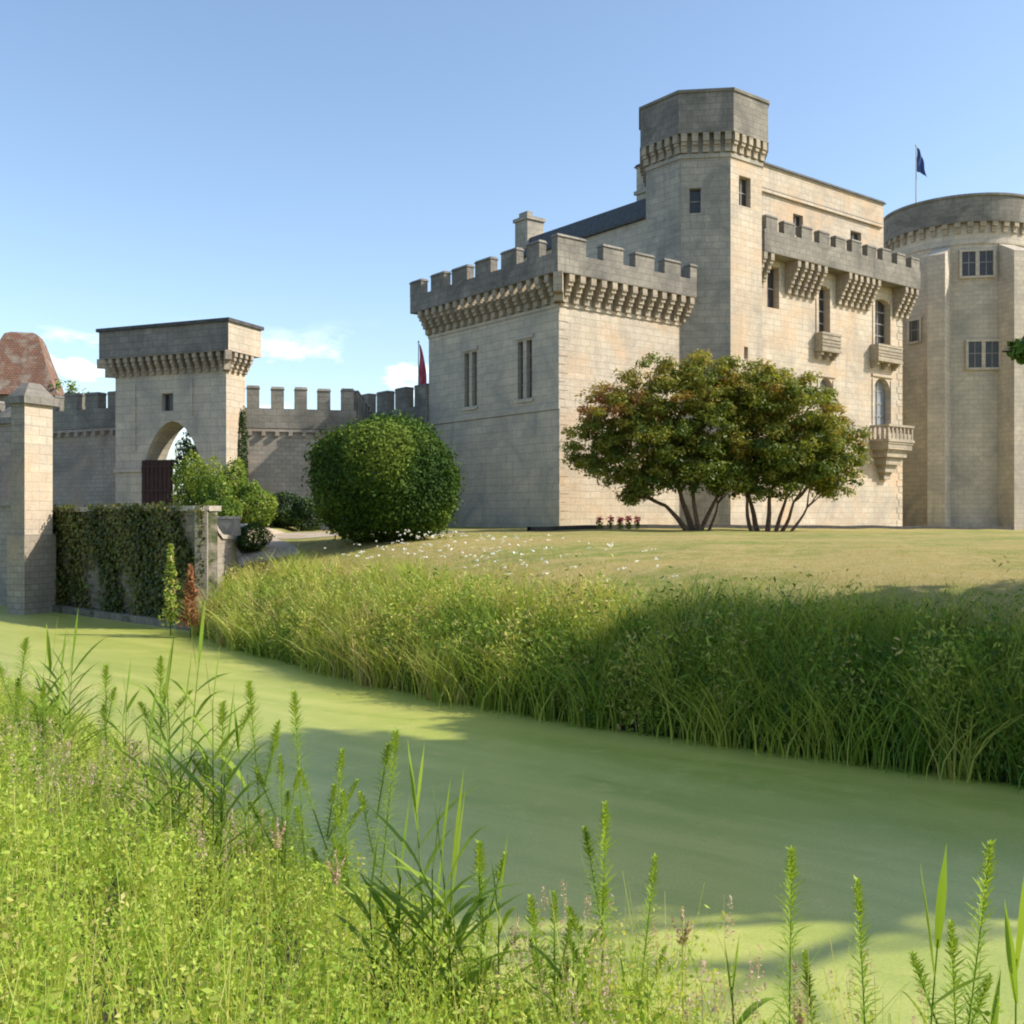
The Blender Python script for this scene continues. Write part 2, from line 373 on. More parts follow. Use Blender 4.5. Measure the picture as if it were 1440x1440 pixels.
# water only inside the moat corridor (strip along s)
mb = MB(); sv = list(np.arange(-50, 120, 2.0))
def sc(s, c): return (-.6*s+.8*c, .8*s+.6*c)
for i in range(len(sv)-1):
    a, b = sv[i], sv[i+1]
    p = [sc(a, float(cn(a))-.6), sc(a, float(cf(a))+.5), sc(b, float(cf(b))+.5), sc(b, float(cn(b))-.6)]
    mb.poly([(x, y, 0.0) for x, y in p][::-1])
mb.build('water', M['water'], kind='structure')
# gravel path between bridge and castle
def ribbon(name, pts, wid, mat, lift=.012, n=60):
    mb = MB(); P = []
    ts = np.linspace(0, len(pts)-1, n)
    xy = [(np.interp(t, range(len(pts)), [p[0] for p in pts]), np.interp(t, range(len(pts)), [p[1] for p in pts])) for t in ts]
    for i in range(n):
        a = xy[max(i-1,0)]; b = xy[min(i+1,n-1)]; d = math.hypot(b[0]-a[0], b[1]-a[1]); nx, ny = -(b[1]-a[1])/d, (b[0]-a[0])/d
        row = []
        for k in np.linspace(-1, 1, 9):
            x = xy[i][0]+nx*k*wid; y = xy[i][1]+ny*k*wid; row.append((x, y, tz(x, y)+lift+.02*(1-abs(k))))
        P.append(row)
    for i in range(n-1):
        for k in range(8): mb.poly([P[i][k],P[i+1][k],P[i+1][k+1],P[i][k+1]], 0, None, True)
    return mb.build(name, mat, kind='structure')
ribbon('path', [(-20,44),(-15,41),(-11,39.5),(-7,39.3),(-4.5,40.2),(-2.5,41.6)], 1.7, M['gravel'])
ribbon('path', [(-10.3,39),(-9.2,36.5),(-8.2,34.2),(-7.7,32.6)], .95, M['gravel'], .03)
mb = MB()

# ------------------------------------------------------------------ castle
A = math.radians(37.9); U = (math.cos(A), math.sin(A)); V = (-math.sin(A), math.cos(A)); P0 = (2.09, 45.0)
def cw(u, v): return (P0[0]+U[0]*u+V[0]*v, P0[1]+U[1]*u+V[1]*v)
ZB = 2.0
castle = empty('castle', (*P0, ZB), A, label='cream stone castle with octagonal turret, battlemented wings and a round tower', cat='castle')
O = (0, 0, ZB)

# -- pavilion
PW, PD = 8.0, 10.45
mb = MB()
fa, fb = (0,0), (PW,0); la, lb = (0,PD), (0,0)
lw = [(PD-2.98, PD-2.58, 8.6, 11.25), (PD-2.33, PD-1.93, 8.6, 11.25), (PD-7.25, PD-6.85, 8.6, 11.25), (PD-6.6, PD-6.2, 8.6, 11.25)]
blindl = [(PD-2.75, PD-2.3, 4.2, 6.6), (PD-6.9, PD-6.5, 4.2, 6.6)]
wall(mb, fa, fb, ZB-.6, 13.85, (), 1)
wall(mb, la, lb, ZB-.6, 13.85, [(a,b,c,d,None,.28) for a,b,c,d in lw]+[(a,b,c,d,None,.10) for a,b,c,d in blindl], 0)
for a,b,c,d in blindl: mb.gbox(la, (0,-1), (-1,0), a, b, -.13, -.10, c, d, 0)
wall(mb, (PW,0), (PW,PD), ZB-.6, 13.85, (), 0); wall(mb, (PW,PD), (0,PD), ZB-.6, 13.85, (), 0)
mb.poly([(0,0,13.84),(PW,0,13.84),(PW,PD,13.84),(0,PD,13.84)], 0)
# plinth offset of the lower storey, string courses, quoins
mb.gbox(la, (0,-1), (-1,0), -.06, PD+.06, 0.002, .10, 7.92, 8.12, 0); mb.gbox(la, (0,-1), (-1,0), -.03, PD+.04, .002, .05, ZB-.6, 7.9, 0)
mb.gbox(fa, (1,0), (0,-1), .03, PW-.2, .002, .06, 12.45, 12.6, 1)
mb.gbox(la, (0,-1), (-1,0), .0, PD-.06, .002, .06, 12.42, 12.57, 0)
for k in range(26):   # corner quoins
    z = 2.3+k*.38; w = .5 if k % 2 else .32
    mb.gbox(fa, (1,0), (0,-1), -.062+.0, w, .003, .022, z, z+.35, 1) if z < 12 else None
for a,b,c,d in (lw[0][:2]+(0,0), ):
    pass
for s0, s1 in ((PD-3.1, PD-1.8), (PD-7.37, PD-6.07)):
    mb.gbox(la, (0,-1), (-1,0), s0, s1, .002, .07, 11.33, 11.5, 0); mb.gbox(la, (0,-1), (-1,0), s0, s1, .002, .08, 8.42, 8.55, 0)
pav = mb.build('pavilion', [M['grey'], M['cream']], castle, O, label='two-storey square pavilion wing with paired lancet windows')
for a,b,c,d in lw: window(pav, la, lb, a, b, c, d, .24, O, (0,3), fw=.035)
mb = MB(); o_ = .7
po = [(-o_,-o_),(PW+.1,-o_),(PW+.1,PD+o_),(-o_,PD+o_)]; pi_ = [(-o_+.4,-o_+.4),(PW-.2,-o_+.4),(PW-.2,PD+o_-.4),(-o_+.4,PD+o_-.4)]
mb.ring(po, pi_, 13.75, 14.6)
merlons(mb, fa, (PW,0), o_, .4, 14.6, 15.38, [(-o_,.95),(2.0,3.2),(4.0,5.2),(5.9,7.0),(7.65,8.1)])
merlons(mb, la, lb, o_, .4, 14.6, 15.38, [(-o_,.35),(1.25,2.45),(3.15,4.4),(5.1,6.35),(7.1,8.3),(9.0,9.9)])
for a_, b_ in (((PW,0),(PW,PD)), ((PW,PD),(0,PD))): merlons(mb, a_, b_, -.0 if a_[1]==0 else o_, .4, 14.6, 15.38, spread(.8, math.dist(a_,b_)-.8, 4))
mb.build('parapet', M['parapet'], pav, O)
mb = MB(); corbels(mb, fa, (PW,0), 12.6, 13.76, o_, .66, .3, 3); corbels(mb, la, lb, 12.6, 13.76, o_, .62, .28, 3)
corbels(mb, (PW,PD), (0,PD), 12.6, 13.76, o_, .66, .3, 3); mb.gbox((0,0),(.7071,-.7071),(-.7071,-.7071), -.2,.2,-.1,.97,12.9,13.74,0); mb.gbox((0,0),(.7071,-.7071),(-.7071,-.7071), -.2,.2,-.1,.5,12.6,12.9,0)
mb.build('corbel_table', M['corbel'], pav, O)

# -- keep (main block)
KU1 = 27.1
mb = MB()
ka, kb = (8.9, 0), (KU1, 0); q = lambda u: u-8.9
kw = [(14.35,15.35,14.2,16.4,None),(18.75,19.8,13.3,16.0,'segment'),(24.2,25.8,13.2,16.0,'segment'),(18.9,20.1,8.4,10.9,'round'),(24.15,25.85,8.4,11.35,'round')]
wall(mb, ka, kb, ZB-.6, 16.9, [(q(a),q(b),c,d,e,.42) for a,b,c,d,e in kw], 0)
wall(mb, (KU1,0), (KU1,12), ZB-.6, 16.9, (), 1); wall(mb, (8.9,14.3), (8.9,0), ZB-.6, 18.75, (), 1); wall(mb, (KU1,14.3),(8.9,14.3), ZB-.6, 18.75, (), 1); wall(mb, (KU1,1.2),(KU1,14.3), ZB-.6, 18.75, (), 1)
mb.poly([(8.9,-.0,16.88),(KU1,0,16.88),(KU1,1.3,16.88),(8.9,1.3,16.88)], 1)
mb.poly([(8.9,1.2,18.74),(KU1,1.2,18.74),(KU1,14.3,18.74),(8.9,14.3,18.74)], 1)
# upper block
ua, ub = (10.5,1.2), (27.05,1.2); qq = lambda u: u-10.5
uw = [(18.15,19.05,18.9,20.1,None),(23.6,24.7,18.9,20.1,None)]
wall(mb, ua, ub, 16.8, 22.2, [(qq(a),qq(b),c,d,e,.3) for a,b,c,d,e in uw], 0)
wall(mb, (27.05,1.2),(27.05,5.8), 16.8, 22.2, (), 1); wall(mb, (27.05,5.8),(10.5,5.8), 16.8, 22.2, (), 1); wall(mb, (10.5,5.8),(10.5,1.2), 16.8, 22.2, (), 1)
mb.box(10.45,27.1,1.15,5.85,22.2,22.26,1); mb.box(10.38,27.17,1.06,5.9,22.26,22.42,2,(.1,.1))
mb.gbox(ua, (1,0), (0,-1), -.1, 16.3, .003, .16, 20.75, 20.9, 0); mb.gbox(ua, (1,0), (0,-1), -.06, 16.26, .003, .09, 20.9, 20.98, 2)
mb.gbox((10.5,5.8),(0,-1),(-1,0), -.1, 4.6, .003,.12,20.75,20.95,1)
# quoins and string courses of the front
for k in range(36):
    z = 2.2+k*.4
    if z < 16.3: w = .55 if k % 2 else .34; mb.gbox(kb, (-1,0), (0,-1), -.02, w, .003, .024, z, z+.36, 0)
for a,b,c,d,e in kw[1:]:  # surrounds
    mb.gbox(ka, (1,0), (0,-1), q(a)-.2, q(a)-.0, .003, .05, c, d-.1, 0); mb.gbox(ka, (1,0), (0,-1), q(b), q(b)+.2, .003, .05, c, d-.1, 0)
    mb.gbox(ka, (1,0), (0,-1), q(a)-.24, q(b)+.24, .003, .09, d+.04, d+.18, 0) if d < 12 else None
keep = mb.build('keep', [M['cream'], M['grey'], M['lead']], castle, O, label='long cream main range with upper storey behind the battlements')
for i,(a,b,c,d,e) in enumerate(kw):
    window(keep, ka, kb, q(a), q(b), c, d, .38, O, (0,1) if i==0 else (1,3), 'blind' if i in (3,4) else 'glass', .07)
for a,b,c,d,e in uw: window(keep, ua, ub, qq(a), qq(b), c, d, .26, O, (1,1))
# slate roof of the rear wing and chimney
mb = MB(); mb.box(8.8, 26, 3.4, 14.4, 18.75, 19.85, 0, (.35,.35)); mb.box(8.7,26.1,3.3,14.5,18.66,18.78,1)
mb.build('roof', [M['slate'], M['lead']], keep, O)
mb = MB(); mb.box(8.95,10.2,13.4,14.6,18.8,20.95,0); mb.box(8.85,10.3,13.3,14.7,20.95,21.15,0); mb.box(9.1,9.5,13.6,14.4,21.15,21.5,0); mb.build('chimney', M['turret'], keep, O)
# hanging parapet
mb = MB(); oo = .9
mb.gbox((13.0,0),(1,0),(0,-1), 0, KU1+.5-13.0, oo-.35, oo, 16.75, 17.9, 0); mb.gbox((KU1+.5,0),(0,1),(1,0), -oo+.355, 1.2, -.35, 0, 16.75, 17.9, 0)
mb.gbox((13.0,0),(1,0),(0,-1), 0, KU1+.15-13.0, 0.0, oo-.352, 16.75, 16.9, 0)
merlons(mb, (13.0,0), (KU1+.5,0), oo, .35, 17.9, 18.62, spread(.1, KU1+.4-13.0, 10, .6), .04)
mb.build('parapet', M['parapet'], keep, O)
mb = MB(); corbels(mb, (13.0,0), (KU1+.4,0), 15.1, 16.76, oo, .56, .26, 4, skip=[(14.0-13,15.75-13),(18.45-13,20.1-13),(23.95-13,26.1-13)])
mb.build('corbel_table', M['corbel'], keep, O)
def balcony(u0, u1, z0, z1, out, kind=0):
    mb = MB(); g = lambda s0,s1,n0,n1,a,b,mi=0,top=None: mb.gbox((0,0),(1,0),(0,-1),s0,s1,n0,n1,a,b,mi,top)
    g(u0-.05,u1+.05,0.003,out+.05,z0,z0+.16); g(u0-.04,u1+.04,out-.16,out+.04,z1-.14,z1)
    g(u0,u0+.14,.003,out-.16,z1-.13,z1-.01); g(u1-.14,u1,.003,out-.16,z1-.13,z1-.01)
    if kind == 0:
        g(u0,u1,out-.12,out,z0+.16,z1-.14); g(u0,u0+.1,.003,out-.12,z0+.16,z1-.13); g(u1-.1,u1,.003,out-.12,z0+.16,z1-.13)
        for k in range(3): g(u0-.02,u1+.02,out+.001,out+.04,z0+.3+k*(z1-z0-.5)/3,z0+.3+k*(z1-z0-.5)/3+.09)
        for k in range(3):
            uu = u0+.15+k*(u1-u0-.3)/2
            g(uu-.1,uu+.1,.003,out*.85,z0-.18,z0); g(uu-.1,uu+.1,.003,out*.5,z0-.36,z0-.18)
    else:
        for k in range(7):
            uu = u0+.08+k*(u1-u0-.16)/6; g(uu-.07,uu+.07,out-.13,out-.02,z0+.16,z1-.14)
        for k in range(4):
            kk = .1+k*(out-.3)/3; g(u0+.02,u0+.13,kk,kk+.13,z0+.16,z1-.14); g(u1-.13,u1-.02,kk,kk+.13,z0+.16,z1-.14)
        g(u0,u1,out-.1,out-.05,z0+.16,z0+.5)
        n = 5 if kind == 2 else 2; cu = (u0+u1)/2; wu = (u1-u0)/2
        for k in range(n):   # shrinking courses of the pendant
            f0 = 1-(k+.25)/(n+.7); h = .43 if kind == 2 else .26
            g(cu-wu*f0, cu+wu*f0, .003, out*f0, z0-h*(k+1), z0-h*k-.001)
            g(cu-wu*f0-.05, cu+wu*f0+.05, .004, out*f0+.05, z0-h*k-.12, z0-h*k-.002)
    return mb.build('balcony', M['corbel'], keep, O)
balcony(18.45,20.15,12.25,13.3,.5); balcony(23.75,26.2,12.2,13.2,.55)
balcony(18.5,20.6,7.75,8.55,1.1,1); balcony(23.75,26.35,7.5,8.5,1.2,2)

# -- octagonal turret
oc = (10.58, 1.15); Rb = 2.85/math.cos(PI/8); Rp = 3.14/math.cos(PI/8)
body = ngon(*oc, Rb, 8, PI/8); par = ngon(*oc, Rp, 8, PI/8); pin = ngon(*oc, Rp-.45, 8, PI/8)
mb = MB()
for i in range(8):
    p, r = body[i], body[(i+1)%8]; mx, my = (p[0]+r[0])/2-oc[0], (p[1]+r[1])/2-oc[1]
    ops = []; ss = math.dist(p, r)
    if my < -2.7: ops = [(.62,1.5,18.35,19.8,None,.35),(1.0,1.3,10.9,11.5,None,.3)]; mi = 1
    elif abs(mx+2.01) < .2 and my < 0: ops = [(.4,.95,17.9,19.1,None,.3)]; mi = 0
    else: mi = 0
    wall(mb, p, r, ZB-.6, 21.9, ops, mi)
mb.poly([(*p, 21.88) for p in body])
mb.ring(ngon(*oc, Rb+.07, 8, PI/8), ngon(*oc, Rb-.1, 8, PI/8), 20.55, 20.75)
turret = mb.build('octagonal_turret', [M['turret'], M['cream']], castle, O, label='tall octagonal corner turret with solid overhanging parapet')
for i in range(8):
    p, r = body[i], body[(i+1)%8]; mx, my = (p[0]+r[0])/2-oc[0], (p[1]+r[1])/2-oc[1]
    if my < -2.7: window(turret, p, r, .62,1.5,18.35,19.8,.3,O,(1,1)); window(turret, p, r, 1.0,1.3,10.9,11.5,.28,O,(0,0))
    elif abs(mx+2.01) < .2 and my < 0: window(turret, p, r, .4,.95,17.9,19.1,.25,O,(0,1))
mb = MB(); mb.ring(par, pin, 21.75, 23.62); mb.ring(ngon(*oc,Rp+.08,8,PI/8), ngon(*oc,Rp-.5,8,PI/8), 23.62, 23.76); mb.ring(ngon(*oc,Rp+.03,8,PI/8), ngon(*oc,Rp-.47,8,PI/8), 21.68, 21.75)
mb.prism(ngon(*oc,Rp-.3,8,PI/8), 23.2, 23.3); mb.build('parapet', M['parapet'], turret, O)
mb = MB()
for i in range(8): corbels(mb, body[i], body[(i+1)%8], 20.8, 21.69, .32, .58, .3, 2, ext=.02)
mb.build('corbel_table', M['corbel'], turret, O)

# -- round tower
tc = (39.3, 3.0); R0 = 4.7; ns = 64; base = math.radians(208.5)
mb = MB(); mb.prism(ngon(*tc,R0,ns), ZB-.6, 22.42, 0, cap=True, smooth=True, R=R0)
mb.ring(ngon(*tc,R0+.08,ns), ngon(*tc,R0-.3,ns), 21.0, 21.2, 0, True, R0)
for th in (-60,-13,36,84,130):
    an = base+math.radians(th); t = (-math.sin(an), math.cos(an)); n = (math.cos(an), math.sin(an))
    mb.gbox(tc, t, n, -.55, .55, R0-.3, R0+1.5, ZB-.6, 20.2, 0)
    # sloped head
    P = lambda s,k,z: (tc[0]+t[0]*s+n[0]*k, tc[1]+t[1]*s+n[1]*k, z)
    mb.poly([P(-.55,R0+1.5,20.2),P(.55,R0+1.5,20.2),P(.55,R0-.05,21.0),P(-.55,R0-.05,21.0)][::1]); mb.poly([P(.55,R0+1.5,20.2),P(.55,R0-.1,20.2),P(.55,R0-.05,21.0)]); mb.poly([P(-.55,R0-.1,20.2),P(-.55,R0+1.5,20.2),P(-.55,R0-.05,21.0)])
tower = mb.build('round_tower', M['towerst'], castle, O, label='massive round tower with tall vertical buttresses')
mb = MB(); Rt = 5.05; mb.ring(ngon(*tc,Rt,ns), ngon(*tc,Rt-.5,ns), 22.4, 24.05, 0, True, Rt); mb.ring(ngon(*tc,Rt+.09,ns), ngon(*tc,Rt-.55,ns), 24.05, 24.2, 0, True, Rt); mb.prism(ngon(*tc,Rt-.4,ns), 23.3, 23.4)
mb.build('parapet', M['parapet'], tower, O)
mb = MB()
for k in range(40):
    an = k/40*2*PI; t = (-math.sin(an), math.cos(an)); n = (math.cos(an), math.sin(an))
    mb.gbox(tc, t, n, -.18, .18, R0-.1, R0+.3, 22.1, 22.405); mb.gbox(tc, t, n, -.16, .16, R0-.1, R0+.15, 21.75, 22.09)
mb.build('corbel_table', M['corbel'], tower, O)
for th, z0, z1 in ((13,18.9,20.5),(17.5,12.9,14.6),(-36,15,16.4)):
    an = base+math.radians(th); t = (-math.sin(an), math.cos(an)); n = (math.cos(an), math.sin(an)); mb = MB()
    w = .95 if th > 0 else .4; k0 = R0-.25; g = lambda s0,s1,a,b,c,d,mi=0: mb.gbox(tc,t,n,s0,s1,a,b,c,d,mi)
    g(-w-.16,-w,k0,R0+.1,z0-.15,z1+.15); g(w,w+.16,k0,R0+.1,z0-.15,z1+.15); g(-w,w,k0,R0+.1,z1,z1+.15); g(-w,w,k0,R0+.14,z0-.15,z0)
    if th > 0: g(-.12,.12,k0,R0+.08,z0,z1)
    g(-w,w,k0,R0+.015,z0,z1,1)
    for x in (-w/2-.06,w/2+.06): g(x-.025,x+.025,R0+.015,R0+.045,z0,z1,2)
    g(-w,w,R0+.015,R0+.04,(z0*.45+z1*.55)-.025,(z0*.45+z1*.55)+.025,2)
    mb.build('window', [M['towerst'], M['glass'], M['frame']], tower, O)
# link range between keep and round tower
mb = MB(); wall(mb, (KU1-.5,5.5),(40,5.5), ZB-.6, 15.5, (), 0); wall(mb, (40,12),(KU1-.5,12), ZB-.6, 15.5, (), 0); mb.poly([(KU1-.5,5.5,15.5),(40,5.5,15.5),(40,12,15.5),(KU1-.5,12,15.5)])
mb.build('rear_range', M['grey'], castle, O)

# ------------------------------------------------------------------ gatehouse
GC = (-12.56, 45.0); gz = 2.6
gate = empty('gatehouse', (*GC, gz), math.radians(-22), label='square pale stone gatehouse tower with pointed arch passage and flat overhanging top', cat='gatehouse')
GO = (0,0,gz); GW, GD = 6.22, 1.35
mb = MB()
op = [(GW-4.66, GW-1.25, 2.4, 7.5, 'pointed', GD), (GW-3.55, GW-2.9, 7.95, 8.75, None, .3)]
wall(mb, (-GW,0), (0,0), 2.4, 10.5, op, 0)
wall(mb, (0,0), (0,GD), 2.4, 10.5, (), 1)
wall(mb, (0,GD), (-GW,GD), 2.4, 10.5, [(1.25, 4.66, 2.4, 7.5, 'pointed', .01)], 0)
wall(mb, (-GW,GD), (-GW,0), 2.4, 10.5, (), 0)
mb.poly([(-GW,0,10.49),(0,0,10.49),(0,GD,10.49),(-GW,GD,10.49)])
f = ((-GW,0),(1,0),(0,-1))
mb.gbox(*f, -.05, GW-4.66, .003, .08, 5.22, 5.4, 0); mb.gbox(*f, GW-1.25, GW+.09, .003, .08, 5.22, 5.4, 0); mb.gbox((0,0),(0,1),(1,0), -.0, GD, .003, .08, 5.22, 5.4, 1)
mb.gbox(*f, 1.05, 1.2, .003, .06, 6.2, 9.2, 0); mb.gbox(*f, 4.3, 4.42, .003, .06, 7.7, 9.3, 0)
gb = mb.build('tower_wall', [M['grey'], M['cream']], gate, GO)
window(gate, (-GW,0), (0,0), GW-3.55, GW-2.9, 7.95, 8.75, .26, GO, (0,0))
mb = MB(); e = .5; po = [(-GW-e,-e),(e,-e),(e,GD+e),(-GW-e,GD+e)]; pi_ = [(-GW-e+.4,-e+.4),(e-.4,-e+.4),(e-.4,GD+e-.4),(-GW-e+.4,GD+e-.4)]
mb.ring(po, pi_, 10.4, 11.65); mb.box(-GW-e-.1, e+.1, -e-.1, GD+e+.1, 11.65, 11.8, 1)
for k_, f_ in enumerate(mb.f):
    if all(abs(mb.v[q_][0]-e) < 1e-4 for q_ in f_): mb.m[k_] = 2  # sunlit side faces take lighter stone, sun brightness put into the colour
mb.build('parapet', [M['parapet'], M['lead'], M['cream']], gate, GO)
mb = MB()
for a_, b_ in (((-GW,0),(0,0)),((0,0),(0,GD)),((0,GD),(-GW,GD)),((-GW,GD),(-GW,0))): corbels(mb, a_, b_, 9.6, 10.41, e-.02, .42, .2, 3)
for x, y, n_ in ((0,0,(.7071,-.7071)),(-GW,0,(-.7071,-.7071))): mb.gbox((x,y),(n_[1],-n_[0]),n_,-.14,.14,-.1,.8,10.0,10.4); mb.gbox((x,y),(n_[1],-n_[0]),n_,-.14,.14,-.1,.45,9.6,10.0)
mb.build('corbel_table', M['corbel'], gate, GO)
mb = MB()
mb.box(-4.62,-2.95,-.05,.06,2.62,5.75,0)
for k in range(7): mb.box(-4.62+k*.24,-4.62+k*.24+.2,-.075,-.051,2.64,5.72,0)
for z in (3.1,4.3,5.4): mb.box(-4.6,-2.97,-.11,-.076,z,z+.12,0)
dr = mb.build('door', M['door'], gate, GO, label='dark red-brown wooden door leaf')
mb = MB(); mb.box(-3.1,-3.04,-.17,-.111,4.0,4.2,0); mb.build('handle', M['lead'], dr, GO)

# ------------------------------------------------------------------ curtain walls
def curtain(name, pts, z0, z1, zm, th, nm, label, mat='rubble', frac=.55, base=None):
    bx, by = pts[0]; e_ = empty(name, (bx, by, z0), 0, label=label, cat='wall'); off = (bx, by, z0); mb = MB(); mp = MB()
    for i in range(len(pts)-1):
        a, b = pts[i], pts[i+1]; Lw = math.dist(a, b); t = ((b[0]-a[0])/Lw, (b[1]-a[1])/Lw); n = (t[1], -t[0])
        mb.gbox(a, t, n, .0, Lw-(.001 if i else 0), -th, 0, z0, z1-.9)
        mb.gbox(a, t, n, .01, Lw-.01, 0.0, .1, z1-1.05, z1-.92)
        mp.gbox(a, t, n, 0, Lw, -.45+(.002*i), .12, z1-.9, z1)
        merlons(mp, a, b, .12, .5, z1, zm, spread(.25, Lw-.1, nm[i], frac), .04)
        k = 0.3
        while k < Lw-.2:
            mb.gbox(a, t, n, k, k+.18, 0.0, .2, z1-1.25, z1-1.051); k += .6
    mb.build('wall_body', M[mat], e_, off); mp.build('parapet', M['parapet'], e_, off)
    return e_
curtain('curtain_wall', [(-12.25,46.3),(-7.25,47.6),(-8.0,57.5)], 2.4, 8.1, 9.1, .9, [5,5], 'battlemented curtain wall joining the gatehouse to the round clipped bush')
c0 = cw(0, 17.8); c1 = cw(0, PD-.02)
curtain('curtain_wall', [c0, c1], 2.4, 9.0, 10.15, .9, [4], 'battlemented wall running up to the left corner of the pavilion under the red flag')
curtain('curtain_wall', [(-27,52.5),(-18.2,47.9)], 2.4, 8.3, 9.1, .9, [7], 'dark battlemented wall between the entrance pier and the gatehouse')

# ------------------------------------------------------------------ bridge end: ivy clad retaining wall, piers, tiled tower
WA, WB = (-15.8,35.1), (-8.75,28.9)
off = (*WA, 0)
rw = empty('retaining_wall', (*WA, -.5), 0, label='mossy ivy-clad retaining wall rising from the moat with pale coping', cat='wall')
Lw = math.dist(WA, WB); t = ((WB[0]-WA[0])/Lw, (WB[1]-WA[1])/Lw); n = (t[1], -t[0])
ro = (*WA, -.5)
mb = MB(); mb.gbox(WA, t, n, -1.5, Lw, -.5, 0, -.6, 3.35); mb.gbox(WA, t, n, -1.5, Lw+.05, .0, .35, -.6, .22)
# splayed end buttress
wb2 = (-9.05, 32.6)
tt = (wb2[0]-WB[0], wb2[1]-WB[1]); l2 = math.hypot(*tt); tt = (tt[0]/l2, tt[1]/l2); nn = (tt[1], -tt[0])
P = lambda s,k,z: (WB[0]+tt[0]*s+nn[0]*k, WB[1]+tt[1]*s+nn[1]*k, z)
mb.build('wall_body', M['mossy'], rw, ro)
mb = MB()
mw = MB(); mb.gbox(WA, t, n, -1.5, Lw+.04, -.6, .1, 3.35, 3.5)
pr = [(0,3.5),(.35,3.42),(.8,3.15),(1.3,2.85),(2.0,2.65),(3.6,2.6)]
for (s0,z0),(s1,z1) in zip(pr[:-1], pr[1:]):
    a = [P(s0,.2,z0-.13),P(s1,.2,z1-.13),P(s1,.2,z1),P(s0,.2,z0)]; b = [P(s0,-.25,z0-.13),P(s1,-.25,z1-.13),P(s1,-.25,z1),P(s0,-.25,z0)]
    mb.poly(a); mb.poly(b[::-1]); mb.poly([a[3],a[2],b[2],b[3]])
    a = [P(s0,.14,-.3),P(s1,.14,-.3),P(s1,.14,z1-.12),P(s0,.14,z0-.12)]; b = [P(s0,-.2,-.3),P(s1,-.2,-.3),P(s1,-.2,z1-.12),P(s0,-.2,z0-.12)]
    mw.poly(a); mw.poly(b[::-1])
q0 = pr[0][1]; mw.poly([P(.0,-.2,-.3),P(.0,.14,-.3),P(.0,.14,q0-.12),P(.0,-.2,q0-.12)]); mb.poly([P(0,-.25,q0-.13),P(0,.2,q0-.13),P(0,.2,q0),P(0,-.25,q0)])
mw.build('wing_wall', M['rubble'], rw, ro)
mb.build('coping', M['coping'], rw, ro)

def leaf_cloud(name, P, Nn, size, mat, tint, parent=None, label=None, cat=None, group=None, kind=None, off=(0,0,0), ratio=.5, jit=.9, fold=0.0):
    """P centres (n,3), Nn preferred normals or None: one small rhombus leaf per point"""
    n = len(P); P = np.asarray(P, float) - np.array(off)
    d = rng.normal(size=(n,3)); d /= np.linalg.norm(d, axis=1)[:,None]
    if Nn is not None:
        nn = Nn + rng.normal(size=(n,3))*jit*.5; nn /= np.linalg.norm(nn, axis=1)[:,None]
        d = d - (d*nn).sum(1)[:,None]*nn; d /= np.linalg.norm(d, axis=1)[:,None]; e = np.cross(nn, d)
    else:
        q = rng.normal(size=(n,3)); e = np.cross(d, q); e /= np.linalg.norm(e, axis=1)[:,None]
    sz = (size*(.6+.8*rng.random(n)))[:,None] if np.ndim(size) == 0 else (np.asarray(size)*(.6+.8*rng.random(n)))[:,None]
    a = d*sz*.5; b = e*sz*.5*ratio
    v = np.stack([P-a, P+b-a*.1, P+a, P-b-a*.1], 1).reshape(-1,3)
    return quads(name, v, mat, tint, parent, label, cat, group, kind)
def quads(name, v, mat, tint, parent=None, label=None, cat=None, group=None, kind=None):
    nq = len(v)//4; me = bpy.data.meshes.new(name)
    me.vertices.add(len(v)); me.vertices.foreach_set('co', np.asarray(v, np.float32).ravel())
    me.loops.add(nq*4); me.loops.foreach_set('vertex_index', np.arange(nq*4, dtype=np.int32))
    me.polygons.add(nq); me.polygons.foreach_set('loop_start', np.arange(0, nq*4, 4, dtype=np.int32))
    mats = mat if isinstance(mat, (list, tuple)) else [mat]
    for m_ in mats: me.materials.append(m_)
    if isinstance(tint, tuple): tint, mi = tint; me.polygons.foreach_set('material_index', np.asarray(mi, np.int32))
    at = me.attributes.new('tint', 'FLOAT', 'FACE'); at.data.foreach_set('value', np.clip(np.broadcast_to(tint, nq), 0, 1).astype(np.float32))
    me.update(calc_edges=True); me.validate()
    o = bpy.data.objects.new(name, me); COL.objects.link(o)
    if parent: o.parent = parent
    return props(o, label, cat, group, kind)

# ivy on the retaining wall (patchy)
def ivy():
    n = 42000; s = rng.random(n)*(Lw+1.16)-1.0; z = rng.random(n)*3.6+.15
    f = np.sin(s*1.7+1)+np.sin(s*3.1+z*.8)+.8*np.sin(s*.9-z*1.3+2)+.7*np.sin(z*2.3+s*.5)
    right = np.clip((s-4.2)/1.6,0,1)*2.2*(s<7.6)
    keep_ = (f+right+(z-1.9)*.35 + rng.normal(size=n)*.8 > .15) & (z < 3.62-.25*rng.random(n))
    s, z = s[keep_], z[keep_]; k = .03+rng.random(len(s))**2*.22
    P = np.stack([WA[0]+t[0]*s+n_[0]*k, WA[1]+t[1]*s+n_[1]*k, z+.5-.5], 1)
    P[:,2] = z
    tint = np.clip(.35+.25*np.sin(s*2.3+z)+rng.normal(size=len(s))*.25, 0, 1)
    return leaf_cloud('ivy', P, np.tile([n_[0],n_[1],.35], (len(s),1)), .12, M['ivy'], tint, rw, off=ro, ratio=.8)
n_ = n
ivy()

